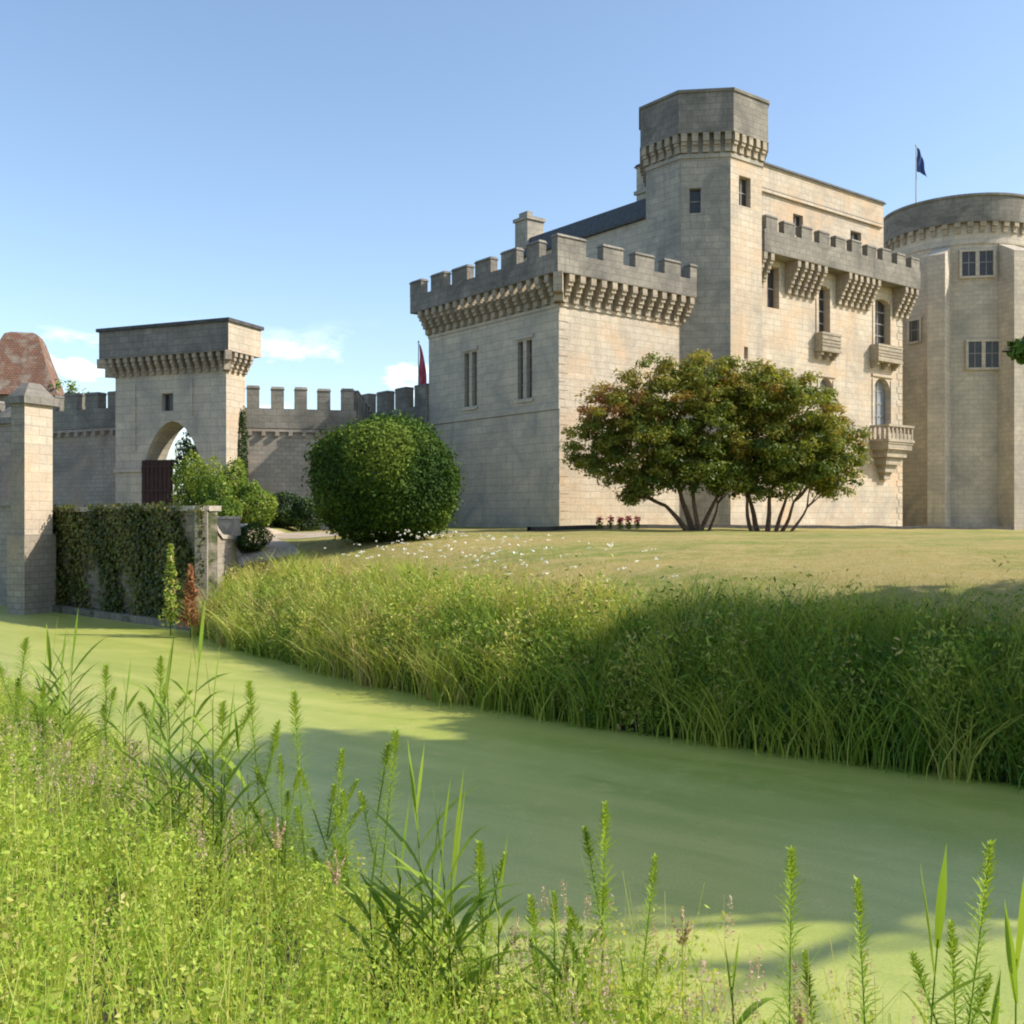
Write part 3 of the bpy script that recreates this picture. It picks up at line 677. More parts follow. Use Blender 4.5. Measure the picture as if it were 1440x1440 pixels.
def pier(x, y, rz, w, d, z0, z1, label, group):
    e_ = empty('gate_pier', (x, y, z0), rz, label=label, cat='pier', group=group); mb = MB(); mb2 = MB(); Q = (0,0,z0)
    wall(mb, (-w,0),(0,0), z0, z1, (), 0); wall(mb, (0,0),(0,d), z0, z1, (), 1); wall(mb, (0,d),(-w,d), z0, z1, (), 0); wall(mb, (-w,d),(-w,0), z0, z1, (), 0)
    mb.box(-w-.08,.08,-.08,d+.08,z0,z0+3.1,0) if z1-z0 > 6 else None
    mb.poly([(-w,0,z1),(0,0,z1),(0,d,z1),(-w,d,z1)])
    mb.build('shaft', [M['rubble'], M['cream']], e_, Q)
    mb2.box(-w-.13,.13,-.13,d+.13,z1-.02,z1+.22,0); mb2.box(-w-.08,.08,-.08,d+.08,z1+.22,z1+.7,0,((w+.24)*.3,(d+.24)*.3)); mb2.build('cap', M['parapet'], e_, Q)
pier(-15.85, 33.3, math.radians(-22), .6, 1.15, -.5, 6.9, 'tall stone entrance pier with grey cap beside the ivy wall', 'entrance piers of the bridge')
pier(-19.75, 40.6, math.radians(-22), 1.0, 1.4, 1.8, 6.9, 'stone entrance pier cut by the left edge of the picture', 'entrance piers of the bridge')
mb = MB(); la_, lb_ = (-25,43.5), (-16.2,34.6); l3 = math.dist(la_, lb_); t3 = ((lb_[0]-la_[0])/l3,(lb_[1]-la_[1])/l3); n3 = (t3[1],-t3[0])
mb.gbox(la_, t3, n3, 0, l3, -.5, 0, -.6, 3.55); mb.gbox(la_, t3, n3, 0, l3, -.58, .08, 3.55, 3.72)
mb.build('moat_wall', M['rubble'], None, (*la_, -.6), label='grey stone moat wall left of the tall entrance pier', cat='wall').location = (*la_, -.6)
# tiled tower
TT = (-28.6, 60); tt_ = empty('tiled_tower', (*TT, 2.6), math.radians(14), label='tower with steep clay tile roof at the left edge', cat='tower')
mb = MB(); hw = 1.95; mb.box(-hw+.25,hw-.25,-hw+.25,hw-.25,2.6,10.2); mb.build('tower_wall', M['rubble'], tt_, (0,0,2.6))
mb = MB()
prof = [(10.1,2.15),(10.6,1.92),(11.4,1.66),(12.4,1.34),(13.4,1.02),(13.75,.86),(13.88,.6)]
for (z0,r0),(z1,r1) in zip(prof[:-1], prof[1:]):
    mb.prism([(-r0,-r0),(r0,-r0),(r0,r0),(-r0,r0)], z0, z1, 0, [(-r1,-r1),(r1,-r1),(r1,r1),(-r1,r1)])
mb.build('roof', M['tile'], tt_, (0,0,2.6))
# stones at the end of the coping
def stone_block(x, y, w, d, h, rz, mat, label, name='stone_block'):
    z = tz(x, y)-.1; mb = MB(); mb.box(-w/2,w/2,-d/2,d/2,0,h-.08,0,(.01,.01)); mb.box(-w/2-.03,w/2+.03,-d/2-.03,d/2+.03,h-.08,h,0,(.02,.02))
    o = mb.build(name, M[mat], label=label, cat='stone block'); o.location = (x,y,z); o.rotation_euler = (0,0,rz)
stone_block(-9.6, 33.6, 1.3, .5, .62, .1, 'coping', 'low pale stone wall block just behind the curved coping')
stone_block(-9.35, 35.0, .5, .5, .75, .1, 'white', 'white stone block beside the small clipped ball bush')

# ------------------------------------------------------------------ flags
def flag(x, y, z0, ztop, mat, label, fz, wid):
    e_ = empty('flag', (x, y, z0), 0, label=label, cat='flag')
    mb = MB(); mb.tube([(0,0,0),(0,0,ztop-z0)], [.05,.03], 8); mb.tube([(0,0,ztop-z0-.02),(0,0,ztop-z0+.12)], [.07,.02], 8); mb.build('pole', M['metal'], e_)
    mb = MB(); nx, nz = 6, 12; h = fz
    def q(i, j):
        a = i/nx; b = j/nz; zz = ztop-z0-.1-b*h-a*a*h*.35*(1-.3*b); return (.03+wid*a*(.45+.4*b)+.05*math.sin(b*7), .10*math.sin(a*9+b*3)*a, zz)
    for i in range(nx):
        for j in range(nz): mb.poly([q(i,j),q(i+1,j),q(i+1,j+1),q(i,j+1)], 0, None, True)
    mb.build('cloth', M[mat], e_)
flag(27.7, 70.2, 23.3, 28.6, 'blue', 'dark blue flag drooping on the pole atop the round tower', 1.7, .8)
flag(-5.75, 63.0, 2.6, 13.9, 'red', 'red flag hanging on a pole behind the battlements beside the pavilion', 3.2, .75)

# ------------------------------------------------------------------ vegetation things
def blob_points(cx, cy, cz, rx, ry, rz, n, shell=.35):
    d = rng.normal(size=(n,3)); d /= np.linalg.norm(d, axis=1)[:,None]
    r = 1-shell*rng.random(n)**1.5
    return np.stack([cx+d[:,0]*rx*r, cy+d[:,1]*ry*r, cz+d[:,2]*rz*r], 1), d
def ball_bush(x, y, r, h, n, mat, label, cat='bush', name='ball_bush', size=.09, lump=.07, group=None, core=True):
    z = tz(x, y); e_ = empty(name, (x, y, z), 0, label=label, cat=cat, group=group)
    d = rng.normal(size=(n,3)); d /= np.linalg.norm(d, axis=1)[:,None]
    dirs = rng.normal(size=(110,3)); dirs /= np.linalg.norm(dirs, axis=1)[:,None]
    am = rng.random(110)*2-1
    lm = (np.maximum(d@dirs.T-.86, 0)/.14*am).sum(1)
    rr = 1+lump*lm; inn = rng.random(n)**3*.22
    z0 = h*.5; zz = d[:,2]; rr = rr*(1+.06*rng.normal(size=n)*(rng.random(n)>.6)); hz = np.where(zz < 0, h*.5, h*.5)
    P = np.stack([d[:,0]*r*rr*(1-inn), d[:,1]*r*rr*(1-inn), z0+zz*hz*rr*(1-inn)], 1)
    fl = zz < -.3; P[fl,0] *= 1+.10*(-.3-zz[fl]); P[:,2] = np.maximum(P[:,2], .02+.1*rng.random(n))
    tint = .4+.25*lm+rng.normal(size=n)*.22
    leaf_cloud('foliage', P, d, size, mat, tint, e_, ratio=.6, jit=1.4)
    mb = MB(); mb.tube([(0,0,-.05),(0,0,h*.35),(.02,0,h*.6)], [.12*r/2+.04,.1*r/2+.03,.03], 8)
    for k in range(7):
        a = k*2.4; mb.tube([(0,0,h*.15),(math.cos(a)*r*.35,math.sin(a)*r*.35,h*.4),(math.cos(a)*r*.65,math.sin(a)*r*.65,h*(.45+.05*(k%3)))], [.05*r/2+.01,.03*r/2+.01,.01], 5)
    mb.build('stem', M['bark'], e_)
ball_bush(-4.15, 33.6, 2.38, 4.1, 42000, M['box'], 'large dark green round clipped bush on the lawn before the pavilion', size=.12, lump=.075)
ball_bush(-8.75, 34.6, .52, 1.0, 5000, M['box'], 'small clipped ball bush by the white stone block', size=.06)

def branches(mb, base, dirv, length, rad, depth, tips, spread_=.55, up=.15):
    d = Vector(dirv).normalized(); p = Vector(base); pts = [p.copy()]; rr = [rad]
    n = 4
    for i in range(n):
        d = (d + Vector((random.uniform(-.14,.14), random.uniform(-.14,.14), up*random.random()))).normalized(); p = p + d*length/n; pts.append(p.copy()); rr.append(rad*(1-.45*(i+1)/n))
    mb.tube(pts, rr, 6 if depth < 2 else 5)
    if depth == 0: tips.append((p, d)); return
    for k in range(random.choice((2,3,3))):
        a = random.uniform(0, 2*PI); o = d.orthogonal().normalized(); o2 = d.cross(o)
        nd = d*.8 + (o*math.cos(a)+o2*math.sin(a))*spread_*random.uniform(.7,1.3)
        branches(mb, p, nd, length*random.uniform(.6,.8), rad*.55, depth-1, tips, spread_, up)
def myrtle(x, y, crowns, stems, label, seed, n):
    random.seed(seed); z = tz(x, y)-.05; e_ = empty('myrtle_tree', (x, y, z), 0, label=label, cat='tree', group='broad trees before the castle')
    mb = MB(); tips = []
    for (sx, sy, dx, dy, ln, r) in stems: branches(mb, (sx, sy, 0), (dx, dy, 1), ln, r, 2, tips, .6, .12)
    mb.build('trunk', M['pinkbark'], e_)
    Ps, Ds, T = [], [], []
    tot = sum(c[3]*c[4]*c[5] for c in crowns)
    for (cx, cy, cz, rx, ry, rz, tn) in crowns:
        m = int(n*(rx*ry*rz)/tot)
        # many small clumps on the crown's volume
        nc = max(20, int(95*rx*ry*rz/5))
        c, d = blob_points(cx, cy, cz, rx, ry, rz, nc, .55)
        c[:,2] += .12*rng.normal(size=nc); cr = .28+.30*rng.random(nc)
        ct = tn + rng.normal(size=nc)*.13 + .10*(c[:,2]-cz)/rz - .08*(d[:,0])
        idx = rng.integers(0, nc, m); q, dd = blob_points(0,0,0,1,1,.62, m, .8)
        Ps.append(c[idx]+q*cr[idx][:,None]); Ds.append(dd+[0,0,.5]); T.append(ct[idx]+rng.normal(size=m)*.09)
    # leaves round the branch tips
    if tips:
        tp = np.array([[*p] for p, _ in tips]); idx = rng.integers(0, len(tp), n//6); q, dd = blob_points(0,0,0,.5,.5,.4, n//6, 1)
        Ps.append(tp[idx]+q); Ds.append(dd+[0,0,.5]); T.append(np.full(n//6, .3)+rng.normal(size=n//6)*.12)
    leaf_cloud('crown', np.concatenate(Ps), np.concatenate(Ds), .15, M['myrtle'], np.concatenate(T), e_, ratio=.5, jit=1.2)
    return e_
# pixel to metre at 41 m: 0.02847 m per px
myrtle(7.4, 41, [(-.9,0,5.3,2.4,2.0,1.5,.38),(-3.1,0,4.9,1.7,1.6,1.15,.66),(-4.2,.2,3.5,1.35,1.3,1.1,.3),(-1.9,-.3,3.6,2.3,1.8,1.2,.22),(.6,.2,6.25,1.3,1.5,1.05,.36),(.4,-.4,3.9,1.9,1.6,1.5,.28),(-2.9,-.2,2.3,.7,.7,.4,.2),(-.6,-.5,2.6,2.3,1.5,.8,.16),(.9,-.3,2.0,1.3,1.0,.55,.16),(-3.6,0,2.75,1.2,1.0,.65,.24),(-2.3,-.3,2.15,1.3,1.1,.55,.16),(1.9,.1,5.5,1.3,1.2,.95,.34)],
       [(-.35,0,-.75,0,1.37,.13),(-.15,.1,-.3,.15,1.66,.15),(.05,-.1,-.1,-.25,1.58,.12),(.15,0,.35,.1,1.58,.11),(.5,.2,.55,-.1,1.22,.07)],
       'left of two spreading trees, reddish crown top over the pavilion wall', 3, 62000)
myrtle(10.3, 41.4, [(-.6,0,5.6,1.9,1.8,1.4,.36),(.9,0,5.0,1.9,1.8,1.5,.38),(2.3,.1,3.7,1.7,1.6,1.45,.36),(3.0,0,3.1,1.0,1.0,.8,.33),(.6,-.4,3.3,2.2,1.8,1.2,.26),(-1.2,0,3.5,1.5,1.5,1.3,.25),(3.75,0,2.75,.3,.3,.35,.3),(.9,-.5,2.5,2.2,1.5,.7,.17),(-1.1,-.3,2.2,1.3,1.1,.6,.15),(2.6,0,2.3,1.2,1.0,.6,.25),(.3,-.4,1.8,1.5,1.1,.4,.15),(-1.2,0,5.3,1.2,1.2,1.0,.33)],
       [(-.6,0,-.35,0,1.44,.10),(-.35,.1,-.1,.2,1.58,.13),(0,-.1,.1,-.1,1.66,.12),(.35,0,.35,.1,1.51,.1),(.6,.1,.7,0,1.37,.09),(.95,0,.95,.05,1.22,.07)],
       'right of two spreading trees, many stems and olive green crown', 9, 60000)

# trees that stand on the far bank right of the frame and shade the moat
def big_tree(x, y, h, cr, label, seed, n=9000, mat='shrub', size=.34, group=None, low=.32):
    random.seed(seed); z = tz(x, y)-.1; e_ = empty('shade_tree', (x, y, z), 0, label=label, cat='tree', group=group)
    mb = MB(); tips = []; mb.tube([(0,0,0),(.1,.05,h*.18),(.0,.1,h*.36)], [h*.028,h*.022,h*.018], 10)
    for k in range(6):
        a = k*1.05+random.random(); branches(mb, (0,.1,h*(.26+.02*k)), (math.cos(a)*.9, math.sin(a)*.9, .9), h*.24, h*.010, 2, tips, .6)
    mb.build('trunk', M['bark'], e_)
    nc = 130; c, d = blob_points(0,0,h*(.5+low/2), cr, cr, h*(.5-low/2)*.92, nc, .6); rr = cr*(.16+.14*rng.random(nc)); idx = rng.integers(0, nc, n)
    q, dd = blob_points(0,0,0,1,1,.7,n,.85); tint = .45+rng.normal(size=nc)*.2
    leaf_cloud('crown', c[idx]+q*rr[idx][:,None], dd+[0,0,.4], size, M[mat], tint[idx]+rng.normal(size=n)*.15, e_, ratio=.6)
    return e_
big_tree(15.6, 9.3, 15.0, 2.7, 'leafy tree on the bank off to the right, nearest of the bank trees', 1, 17000, size=.42, group='bank trees')
big_tree(17.0, 10.2, 17.0, 3.2, 'tallest leafy tree of the bank trees off to the right', 2, 19000, size=.42, group='bank trees')
big_tree(23.0, 9.4, 17.0, 3.6, 'broad tree at the back of the right bank trees', 5, 15000, size=.45, group='bank trees')
big_tree(27.0, 1.0, 14.0, 4.0, 'added tree outside the picture to the right of the viewpoint', 31, 5000, size=.75, group='added sky-blocking trees round the viewpoint')  # trees round the viewpoint are added, unseen, to block skylight on moat and bank
big_tree(28.0, 18.5, 11.0, 4.0, 'added tree outside the picture to the right of the lawn', 32, 5000, size=.7, group='added sky-blocking trees round the viewpoint')
big_tree(12.0, -7.5, 20.0, 5.6, 'added tree outside the picture behind the viewpoint on the right', 33, 9000, size=.95, group='added sky-blocking trees round the viewpoint', low=.12)
big_tree(3.0, -9.5, 21.0, 6.0, 'added tree outside the picture straight behind the viewpoint', 34, 9000, size=.95, group='added sky-blocking trees round the viewpoint', low=.12)
bt = big_tree(14.4, 14.3, 9.4, 2.7, 'leafy tree whose branch tip enters at the right edge above the lawn', 6, 16000, group='bank trees')
mb = MB(); lz = tz(14.4,14.3)-.1; tip = (6.85-14.4, 0, 5.6-lz)
mb.tube([(0,0,2.6),(-2.2,-.2,3.0),(-4.6,-.1,3.65),(tip[0],tip[1],tip[2]-.1)], [.12,.08,.045,.012], 6); mb.build('limb', M['bark'], bt)
f_ = rng.random(2200)**1.3; q_, d_ = blob_points(0,0,0,.5,.5,.3,2200,1)
leaf_cloud('limb_leaves', np.stack([tip[0]+f_**1.5*3.2+.3, tip[1]+f_*.4, tip[2]-f_*.35-.05],1)+q_*(.5+.6*f_[:,None]), d_+[0,0,.5], .13, M['shrub'], .2+rng.random(2200)*.4, bt)
# greenery beyond the walls
big_tree(-25.6, 59.0, 8.6, 2.0, 'green tree top showing over the dark wall by the tiled roof', 11, 5000, 'shrub', .2, low=.2)
big_tree(-16.6, 55.5, 5.8, 1.6, 'dark tree seen through the gatehouse arch', 12, 4000, 'dark', .2, low=.1)
# shrubs by the gatehouse
def shrub(px, d, ytop, r, mat, label, n=5000, size=.11, lump=.22):
    x = (px-720)/1440*d; zt = EYE+(726-ytop)/1440*d; h = max(.5, zt-tz(x, d)); ball_bush(x, d, r, h, n, M[mat], label, 'shrub', 'shrub', size, lump, group='shrubs by the gatehouse')
shrub(272, 40.5, 652, .75, 'shrub', 'leafy shrub covering the right half of the gatehouse doorway', 6500)
shrub(300, 39.5, 668, .8, 'shrub', 'bushy shrub between the doorway and the sunny corner of the gatehouse', 6000)
shrub(327, 41.5, 650, .7, 'shrub', 'tall loose shrub standing against the sunny gatehouse corner', 5500)
shrub(352, 40, 680, .8, 'shrub', 'rounded green shrub above the small clipped ball bush', 5500)
shrub(395, 43.5, 694, 1.1, 'dark', 'low dark hedge shrub below the curtain wall', 6000)
shrub(425, 43.2, 700, .8, 'dark', 'dark shrub half behind the large round bush', 4000)
shrub(315, 36.5, 700, .6, 'shrub', 'small light green shrub beside the curved coping', 3500, .08)
shrub(340, 46.0, 585, .24, 'dark', 'narrow climbing shrub on the wall next to the gatehouse corner', 5000, .1, .1)

# dark strip painting in the shadowed gap at the lawn's far edge
ks = empty('gap_shade', (*cw(-1,-2.2), tz(*cw(-1,-2.2))), 0, label='dark low strip painted as the shadowed gap along the far edge of the lawn', cat='gap_shade')
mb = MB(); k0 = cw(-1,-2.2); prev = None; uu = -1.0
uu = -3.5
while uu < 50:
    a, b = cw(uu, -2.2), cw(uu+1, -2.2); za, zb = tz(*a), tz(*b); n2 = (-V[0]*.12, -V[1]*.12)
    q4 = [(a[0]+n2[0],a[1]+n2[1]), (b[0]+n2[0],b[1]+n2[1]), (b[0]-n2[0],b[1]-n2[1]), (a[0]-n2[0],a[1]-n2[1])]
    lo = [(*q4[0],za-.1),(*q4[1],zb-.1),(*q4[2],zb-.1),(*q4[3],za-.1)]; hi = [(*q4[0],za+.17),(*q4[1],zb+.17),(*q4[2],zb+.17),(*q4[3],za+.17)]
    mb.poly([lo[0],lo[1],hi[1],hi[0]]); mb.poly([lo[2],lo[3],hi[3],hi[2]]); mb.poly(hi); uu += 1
mb.build('gap_shade_strip', M['gapdark'], ks, (k0[0], k0[1], tz(*k0)))

# pink flowers at the foot of the pavilion
for i, (px, dd_) in enumerate(((843,42.8),(858,43.0),(872,43.1),(884,43.3),(896,43.5))):
    x = (px-720)/1440*dd_; z = tz(x, dd_); lab = ['leftmost','second from left','middle','second from right','rightmost'][i]+' pink flower clump of the row at the pavilion foot'
    e_ = empty('flower_clump', (x, dd_, z), 0, label=lab, cat='flowers', group='pink flower clumps at the pavilion foot')
    q, d = blob_points(0,0,.42,.16,.14,.16,70,.9); leaf_cloud('bloom', q, None, .09, M['pinkflower'], rng.random(70), e_, ratio=.8)
    q, d = blob_points(0,0,.18,.15,.14,.2,120,.9); leaf_cloud('leaves', q, None, .09, M['shrub'], rng.random(120)*.6, e_)

# ------------------------------------------------------------------ grass and weeds (uncountable)
def blades(x, y, z, h, w, lean, mat, tint, name, bend=.35, segs=3, label=None, cat=None, kind='stuff', parent=None):
    n = len(x); a = rng.random(n)*2*PI; ca, sa = np.cos(a), np.sin(a); la = rng.random(n)*2*PI; lx, ly = np.cos(la)*lean*h, np.sin(la)*lean*h
    V_ = []
    def pt(f, side):
        ww = w*(1-f)**.6*.5 if f < 1 else w*0+.0008
        return np.stack([x+lx*f**2+side*ca*ww, y+ly*f**2+side*sa*ww, z+h*(f-bend*.4*lean*f**3)], 1)
    fs = np.linspace(0, 1, segs+1)
    for i in range(segs): V_.append(np.stack([pt(fs[i],-1), pt(fs[i],1), pt(fs[i+1],1), pt(fs[i+1],-1)], 1))
    v = np.concatenate(V_, 0).reshape(-1,3); tt = np.tile(np.broadcast_to(tint, n), segs)
    return quads(name, v, mat, tt, parent, label, cat, None, kind)
# far bank tall grass and rushes
def far_bank():
    n = 36000; s = np.where(rng.random(n) < .35, rng.uniform(-14, 30, n), rng.uniform(2, 30, n)); w = rng.gamma(2.0, .75, n)-.2; w = np.where(w > 5, rng.random(n)*3, w)
    c = cf(s)+w; X = -.6*s+.8*c; Y = .8*s+.6*c; ok = X > -8.6; X, Y, s, w = X[ok], Y[ok], s[ok], w[ok]; n = len(X)
    clump = np.sin(s*2.1+w)*.5+np.sin(s*5.3-w*2)*.4+np.sin(s*.7+1)*.5
    h = (.92+.2*clump+.22*rng.normal(size=n))*np.interp(w, [-.2,.5,1.6,2.6,3.6,6.5], [.75,1.05,.95,.6,.25,.10])
    gap = np.sin(s*3.9+1.3*w)*np.sin(s*1.7-2.1*w+.8)+.5*np.sin(s*8.3+w); okg = gap+rng.normal(size=n)*.5 > -.55; X, Y, s, w, h, clump = X[okg], Y[okg], s[okg], w[okg], h[okg], clump[okg]; n = len(X)
    h = h*(1+.28*np.sin(s*6.1+w*3)*np.sin(s*2.7))
    z = np.maximum(terr(X, Y)-.02, -.05); h = h*(1-.3*np.clip((s-19)/6,0,1))*np.where((s>19)&(w>2.6), .5, 1)
    tint = .41-.13*(s<12.5)+.22*clump+rng.normal(size=n)*.17+np.interp(w,[0,3,6],[-.08,.06,.22]) + .3*(np.sin(s*1.3+2.2)*np.sin(w*1.1+s*.4) > .6)  # tint lowered at the right end to deepen the shade there
    h = h*(1-.2*np.clip((s-15)/6,0,1))
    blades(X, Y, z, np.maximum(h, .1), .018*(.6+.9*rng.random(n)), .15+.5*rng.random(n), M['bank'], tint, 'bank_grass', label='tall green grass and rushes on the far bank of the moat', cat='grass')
    # spindly leafy weeds: plants with their own height and colour
    m = 7000; s = np.where(rng.random(m) < .3, rng.uniform(-12, 30, m), rng.uniform(3, 30, m)); w = np.abs(rng.normal(size=m))*1.25*(1-.15*np.clip((s-20)/8,0,1))-.1; c = cf(s)+w; X = -.6*s+.8*c; Y = .8*s+.6*c
    ok = X > -8.6; X, Y, s, w = X[ok], Y[ok], s[ok], w[ok]; m = len(X)
    g = np.sin(s*1.9+w)*.5+np.sin(s*4.7-w*2.2)*.5; h = np.clip(.80+.32*g+.30*rng.normal(size=m)+.5*(rng.random(m)<.05), .2, 1.9)*np.interp(w,[0,1.5,2.4,3.4,5],[.95,1,.62,.3,.14])
    h = h*(1-.38*np.clip((s-16)/6,0,1)); per = 22; idx = np.repeat(np.arange(m), per); k = len(idx); f = rng.random(k)**.8; a = rng.random(k)*2*PI; r = (.03+.10*np.sin(np.clip(f,0,1)*PI*.85))*(.4+rng.random(k)); th = rng.random(m)*2*PI; ln = .22*rng.random(m)
    P = np.stack([X[idx]+r*np.cos(a)+np.cos(th[idx])*ln[idx]*f**2*h[idx], Y[idx]+r*np.sin(a)+np.sin(th[idx])*ln[idx]*f**2*h[idx], np.maximum(terr(X,Y),0)[idx]+h[idx]*f], 1)
    pt = .43-.15*(s<12.5)+.26*g+rng.normal(size=m)*.17; pt = np.where(rng.random(m) < .08, .95, pt)  # weeds at the shaded right end coloured darker, shade put into the tint
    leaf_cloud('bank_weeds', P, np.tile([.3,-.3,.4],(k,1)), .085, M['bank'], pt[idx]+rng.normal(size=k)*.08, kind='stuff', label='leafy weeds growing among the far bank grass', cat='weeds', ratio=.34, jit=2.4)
far_bank()
def tall_clumps():
    k = 210; s0 = np.where(rng.random(k) < .35, rng.uniform(-8,29,k), rng.uniform(5,29.5,k)); w0 = rng.random(k)**1.5*3.4-.15; per = 55
    s = np.repeat(s0, per)+rng.normal(size=k*per)*.17; w = np.repeat(w0, per)+rng.normal(size=k*per)*.14; c = cf(s)+w; X = -.6*s+.8*c; Y = .8*s+.6*c; ok = X > -8.6
    hk = (.75+.75*rng.random(k))*np.interp(w0,[0,2,3.4],[1.05,.95,.6]); h = np.repeat(hk, per)*(.6+.45*rng.random(k*per)); tk = .35+.5*rng.random(k); tk = np.where(rng.random(k)<.12, .95, tk); t = np.repeat(tk-.15*(s0<12.5), per)+rng.normal(size=k*per)*.08  # right-hand clumps get the same shade darkening in their tint
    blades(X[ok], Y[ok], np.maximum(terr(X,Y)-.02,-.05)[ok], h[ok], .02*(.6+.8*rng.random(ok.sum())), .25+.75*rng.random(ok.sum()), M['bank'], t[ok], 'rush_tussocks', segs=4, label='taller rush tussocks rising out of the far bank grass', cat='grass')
tall_clumps()
def lawn_tufts():
    n = 42000; s = rng.uniform(-12, 36, n); w = 2.6+rng.random(n)**2.2*11; c = cf(s)+w; X = -.6*s+.8*c; Y = .8*s+.6*c
    ok = X > -8.4; ok &= ~((s > 33) & (X < -6)); X, Y, w = X[ok], Y[ok], w[ok]; n = len(X); g = np.sin(X*1.7+Y)*np.sin(Y*2.1-X*.6)
    h = np.interp(w, [3,5,7,14], [.24,.10,.045,.03])*(.6+.8*rng.random(n)+.3*g)
    blades(X, Y, terr(X, Y)-.01, np.maximum(h,.015), np.full(n,.012), .6+.5*rng.random(n), M['grassy'], .4+.25*g+rng.normal(size=n)*.25, 'lawn_grass', segs=2, label='short dry lawn grass tufts on the slope', cat='grass')
lawn_tufts()
def daisies():
    n = 150; s = rng.normal(21.5, 3.2, n); w = 3.6+rng.random(n)*3.2; c = cf(s)+w; X = -.6*s+.8*c; Y = .8*s+.6*c
    m = 5; X = np.repeat(X, m)+rng.normal(size=n*m)*.03; Y = np.repeat(Y, m)+rng.normal(size=n*m)*.03; Z = terr(X, Y)+np.repeat(.25+.2*rng.random(n), m)+rng.normal(size=n*m)*.01
    leaf_cloud('wild_flowers', np.stack([X,Y,Z],1), np.tile([0,-.3,1.], (n*m,1)), .055, M['flower'], .5, kind='stuff', label='tiny white wild flowers scattered above the bank grass', cat='flowers', ratio=.9)
daisies()

# near bank weeds
def near_weeds():
    # plant positions on the near bank inside and a little outside the view
    def place(n, cmin=-2.5, cmax=3.75, ymin=1.6, ymax=22):
        X = rng.uniform(-13, 3.5, n); Y = ymin+(ymax-ymin)*rng.random(n)**1.6; c = .8*X+.6*Y
        ok = (c < cmax) & (c > cmin) & (np.abs(X) < .58*Y+.8) & (np.hypot(X, Y) > 1.9); return X[ok], Y[ok], c[ok]
    X, Y, c = place(15000, cmax=4.0)
    np_ = len(X); g = np.sin(X*2.2+1)*np.sin(Y*1.7)+.5*np.sin(X*4.1-Y*3.3)
    H = (.50+.17*g+.24*rng.random(np_)**2)*np.interp(c, [-2,2,3.2,4.0],[.95,1.05,1.0,.7])*np.interp(Y,[4,9,14],[1,.92,.75]); H = H*np.interp(X,[-.2,.6],[1,1.5]); H = np.clip(H, .18, 1.35)
    dens = rng.random(np_) < .74+.24*np.sin(X*3.7+2)*np.sin(Y*2.9+X); X, Y, c, g, H = X[dens], Y[dens], c[dens], g[dens], H[dens]; np_ = len(X)
    per = 112; idx = np.repeat(np.arange(np_), per); m = len(idx)
    f = rng.random(m)**.6; r = (.018+.075*np.sin(f*PI*.85)**.8)*(.4+.9*rng.random(m)); a = rng.random(m)*2*PI; th = rng.random(np_)*2*PI; ln = .35*rng.random(np_)
    Z0 = np.maximum(terr(X, Y), 0)
    P = np.stack([X[idx]+r*np.cos(a)+np.cos(th[idx])*ln[idx]*f**2*H[idx], Y[idx]+r*np.sin(a)+np.sin(th[idx])*ln[idx]*f**2*H[idx], Z0[idx]+H[idx]*f*1.05], 1)
    pk = .46+.14*g+rng.normal(size=np_)*.14; kind_ = rng.random(np_); size = np.where(kind_ < .25, .034, np.where(kind_ < .7, .025, .017))
    tint = pk[idx]+rng.normal(size=m)*.10+.14*(f-.5)
    leaf_cloud('weed_cover', P, np.tile([.2,-.1,.6], (m,1)), (size*np.interp(Y,[1.5,5],[.78,1.05]))[idx], M['weed'], tint, kind='stuff', label='dense bright yellow-green small-leaved weeds on the near bank', cat='weeds', ratio=.46, jit=2.6)
    i = rng.integers(0, np_, 9000)
    blades(X[i], Y[i], Z0[i], H[i]*1.15, np.full(len(i), .006), .35*rng.random(len(i)), M['weed'], .7+rng.normal(size=len(i))*.2, 'weed_stems', label='thin stems of the near bank weeds', cat='weeds')
    X2, Y2, c2 = place(12000, cmax=4.1); n2 = len(X2)
    blades(X2, Y2, np.maximum(terr(X2, Y2), -.02), (.35+.55*rng.random(n2)**1.3)*np.interp(c2,[3,4.1],[1,.75])*np.interp(X2,[-.2,.6],[1,1.6]), .004+.006*rng.random(n2), .3+.7*rng.random(n2), M['weed'], .4+rng.normal(size=n2)*.25, 'near_grass', segs=4, label='long loose grass blades among the near weeds', cat='grass')
    X3, Y3, c3 = place(7000, cmax=3.9); k3 = (np.sin(X3*1.9+.4)+np.sin(Y3*1.5+X3)+rng.normal(size=len(X3))*.35 > .45); X3, Y3 = X3[k3], Y3[k3]; n3 = len(X3); h3 = (.62+.3*rng.random(n3))*np.interp(X3,[-.2,.8],[1,1.5]); z3 = np.maximum(terr(X3, Y3), 0); le = rng.random(n3)*.3
    per = 42; idx = np.repeat(np.arange(n3), per); m = len(idx); f = rng.random(m); rad = .024*(1-f)+.005; a = rng.random(m)*2*PI; th3 = rng.random(n3)*2*PI
    P = np.stack([X3[idx]+rad*np.cos(a)+.12*f*le[idx]*np.cos(th3[idx]), Y3[idx]+rad*np.sin(a)+.12*f*le[idx]*np.sin(th3[idx]), z3[idx]+h3[idx]-.15+.15*f], 1)
    leaf_cloud('grass_plumes', P, None, .017, M['plume'], rng.random(m), kind='stuff', label='pinkish feathery grass plumes over the near weeds', cat='grass', ratio=.4)
    blades(X3, Y3, z3, h3, np.full(n3,.0035), np.full(n3,.02), M['plume'], .4, 'plume_stalks', label='thin pale stalks under the pinkish plumes', cat='grass')
near_weeds()

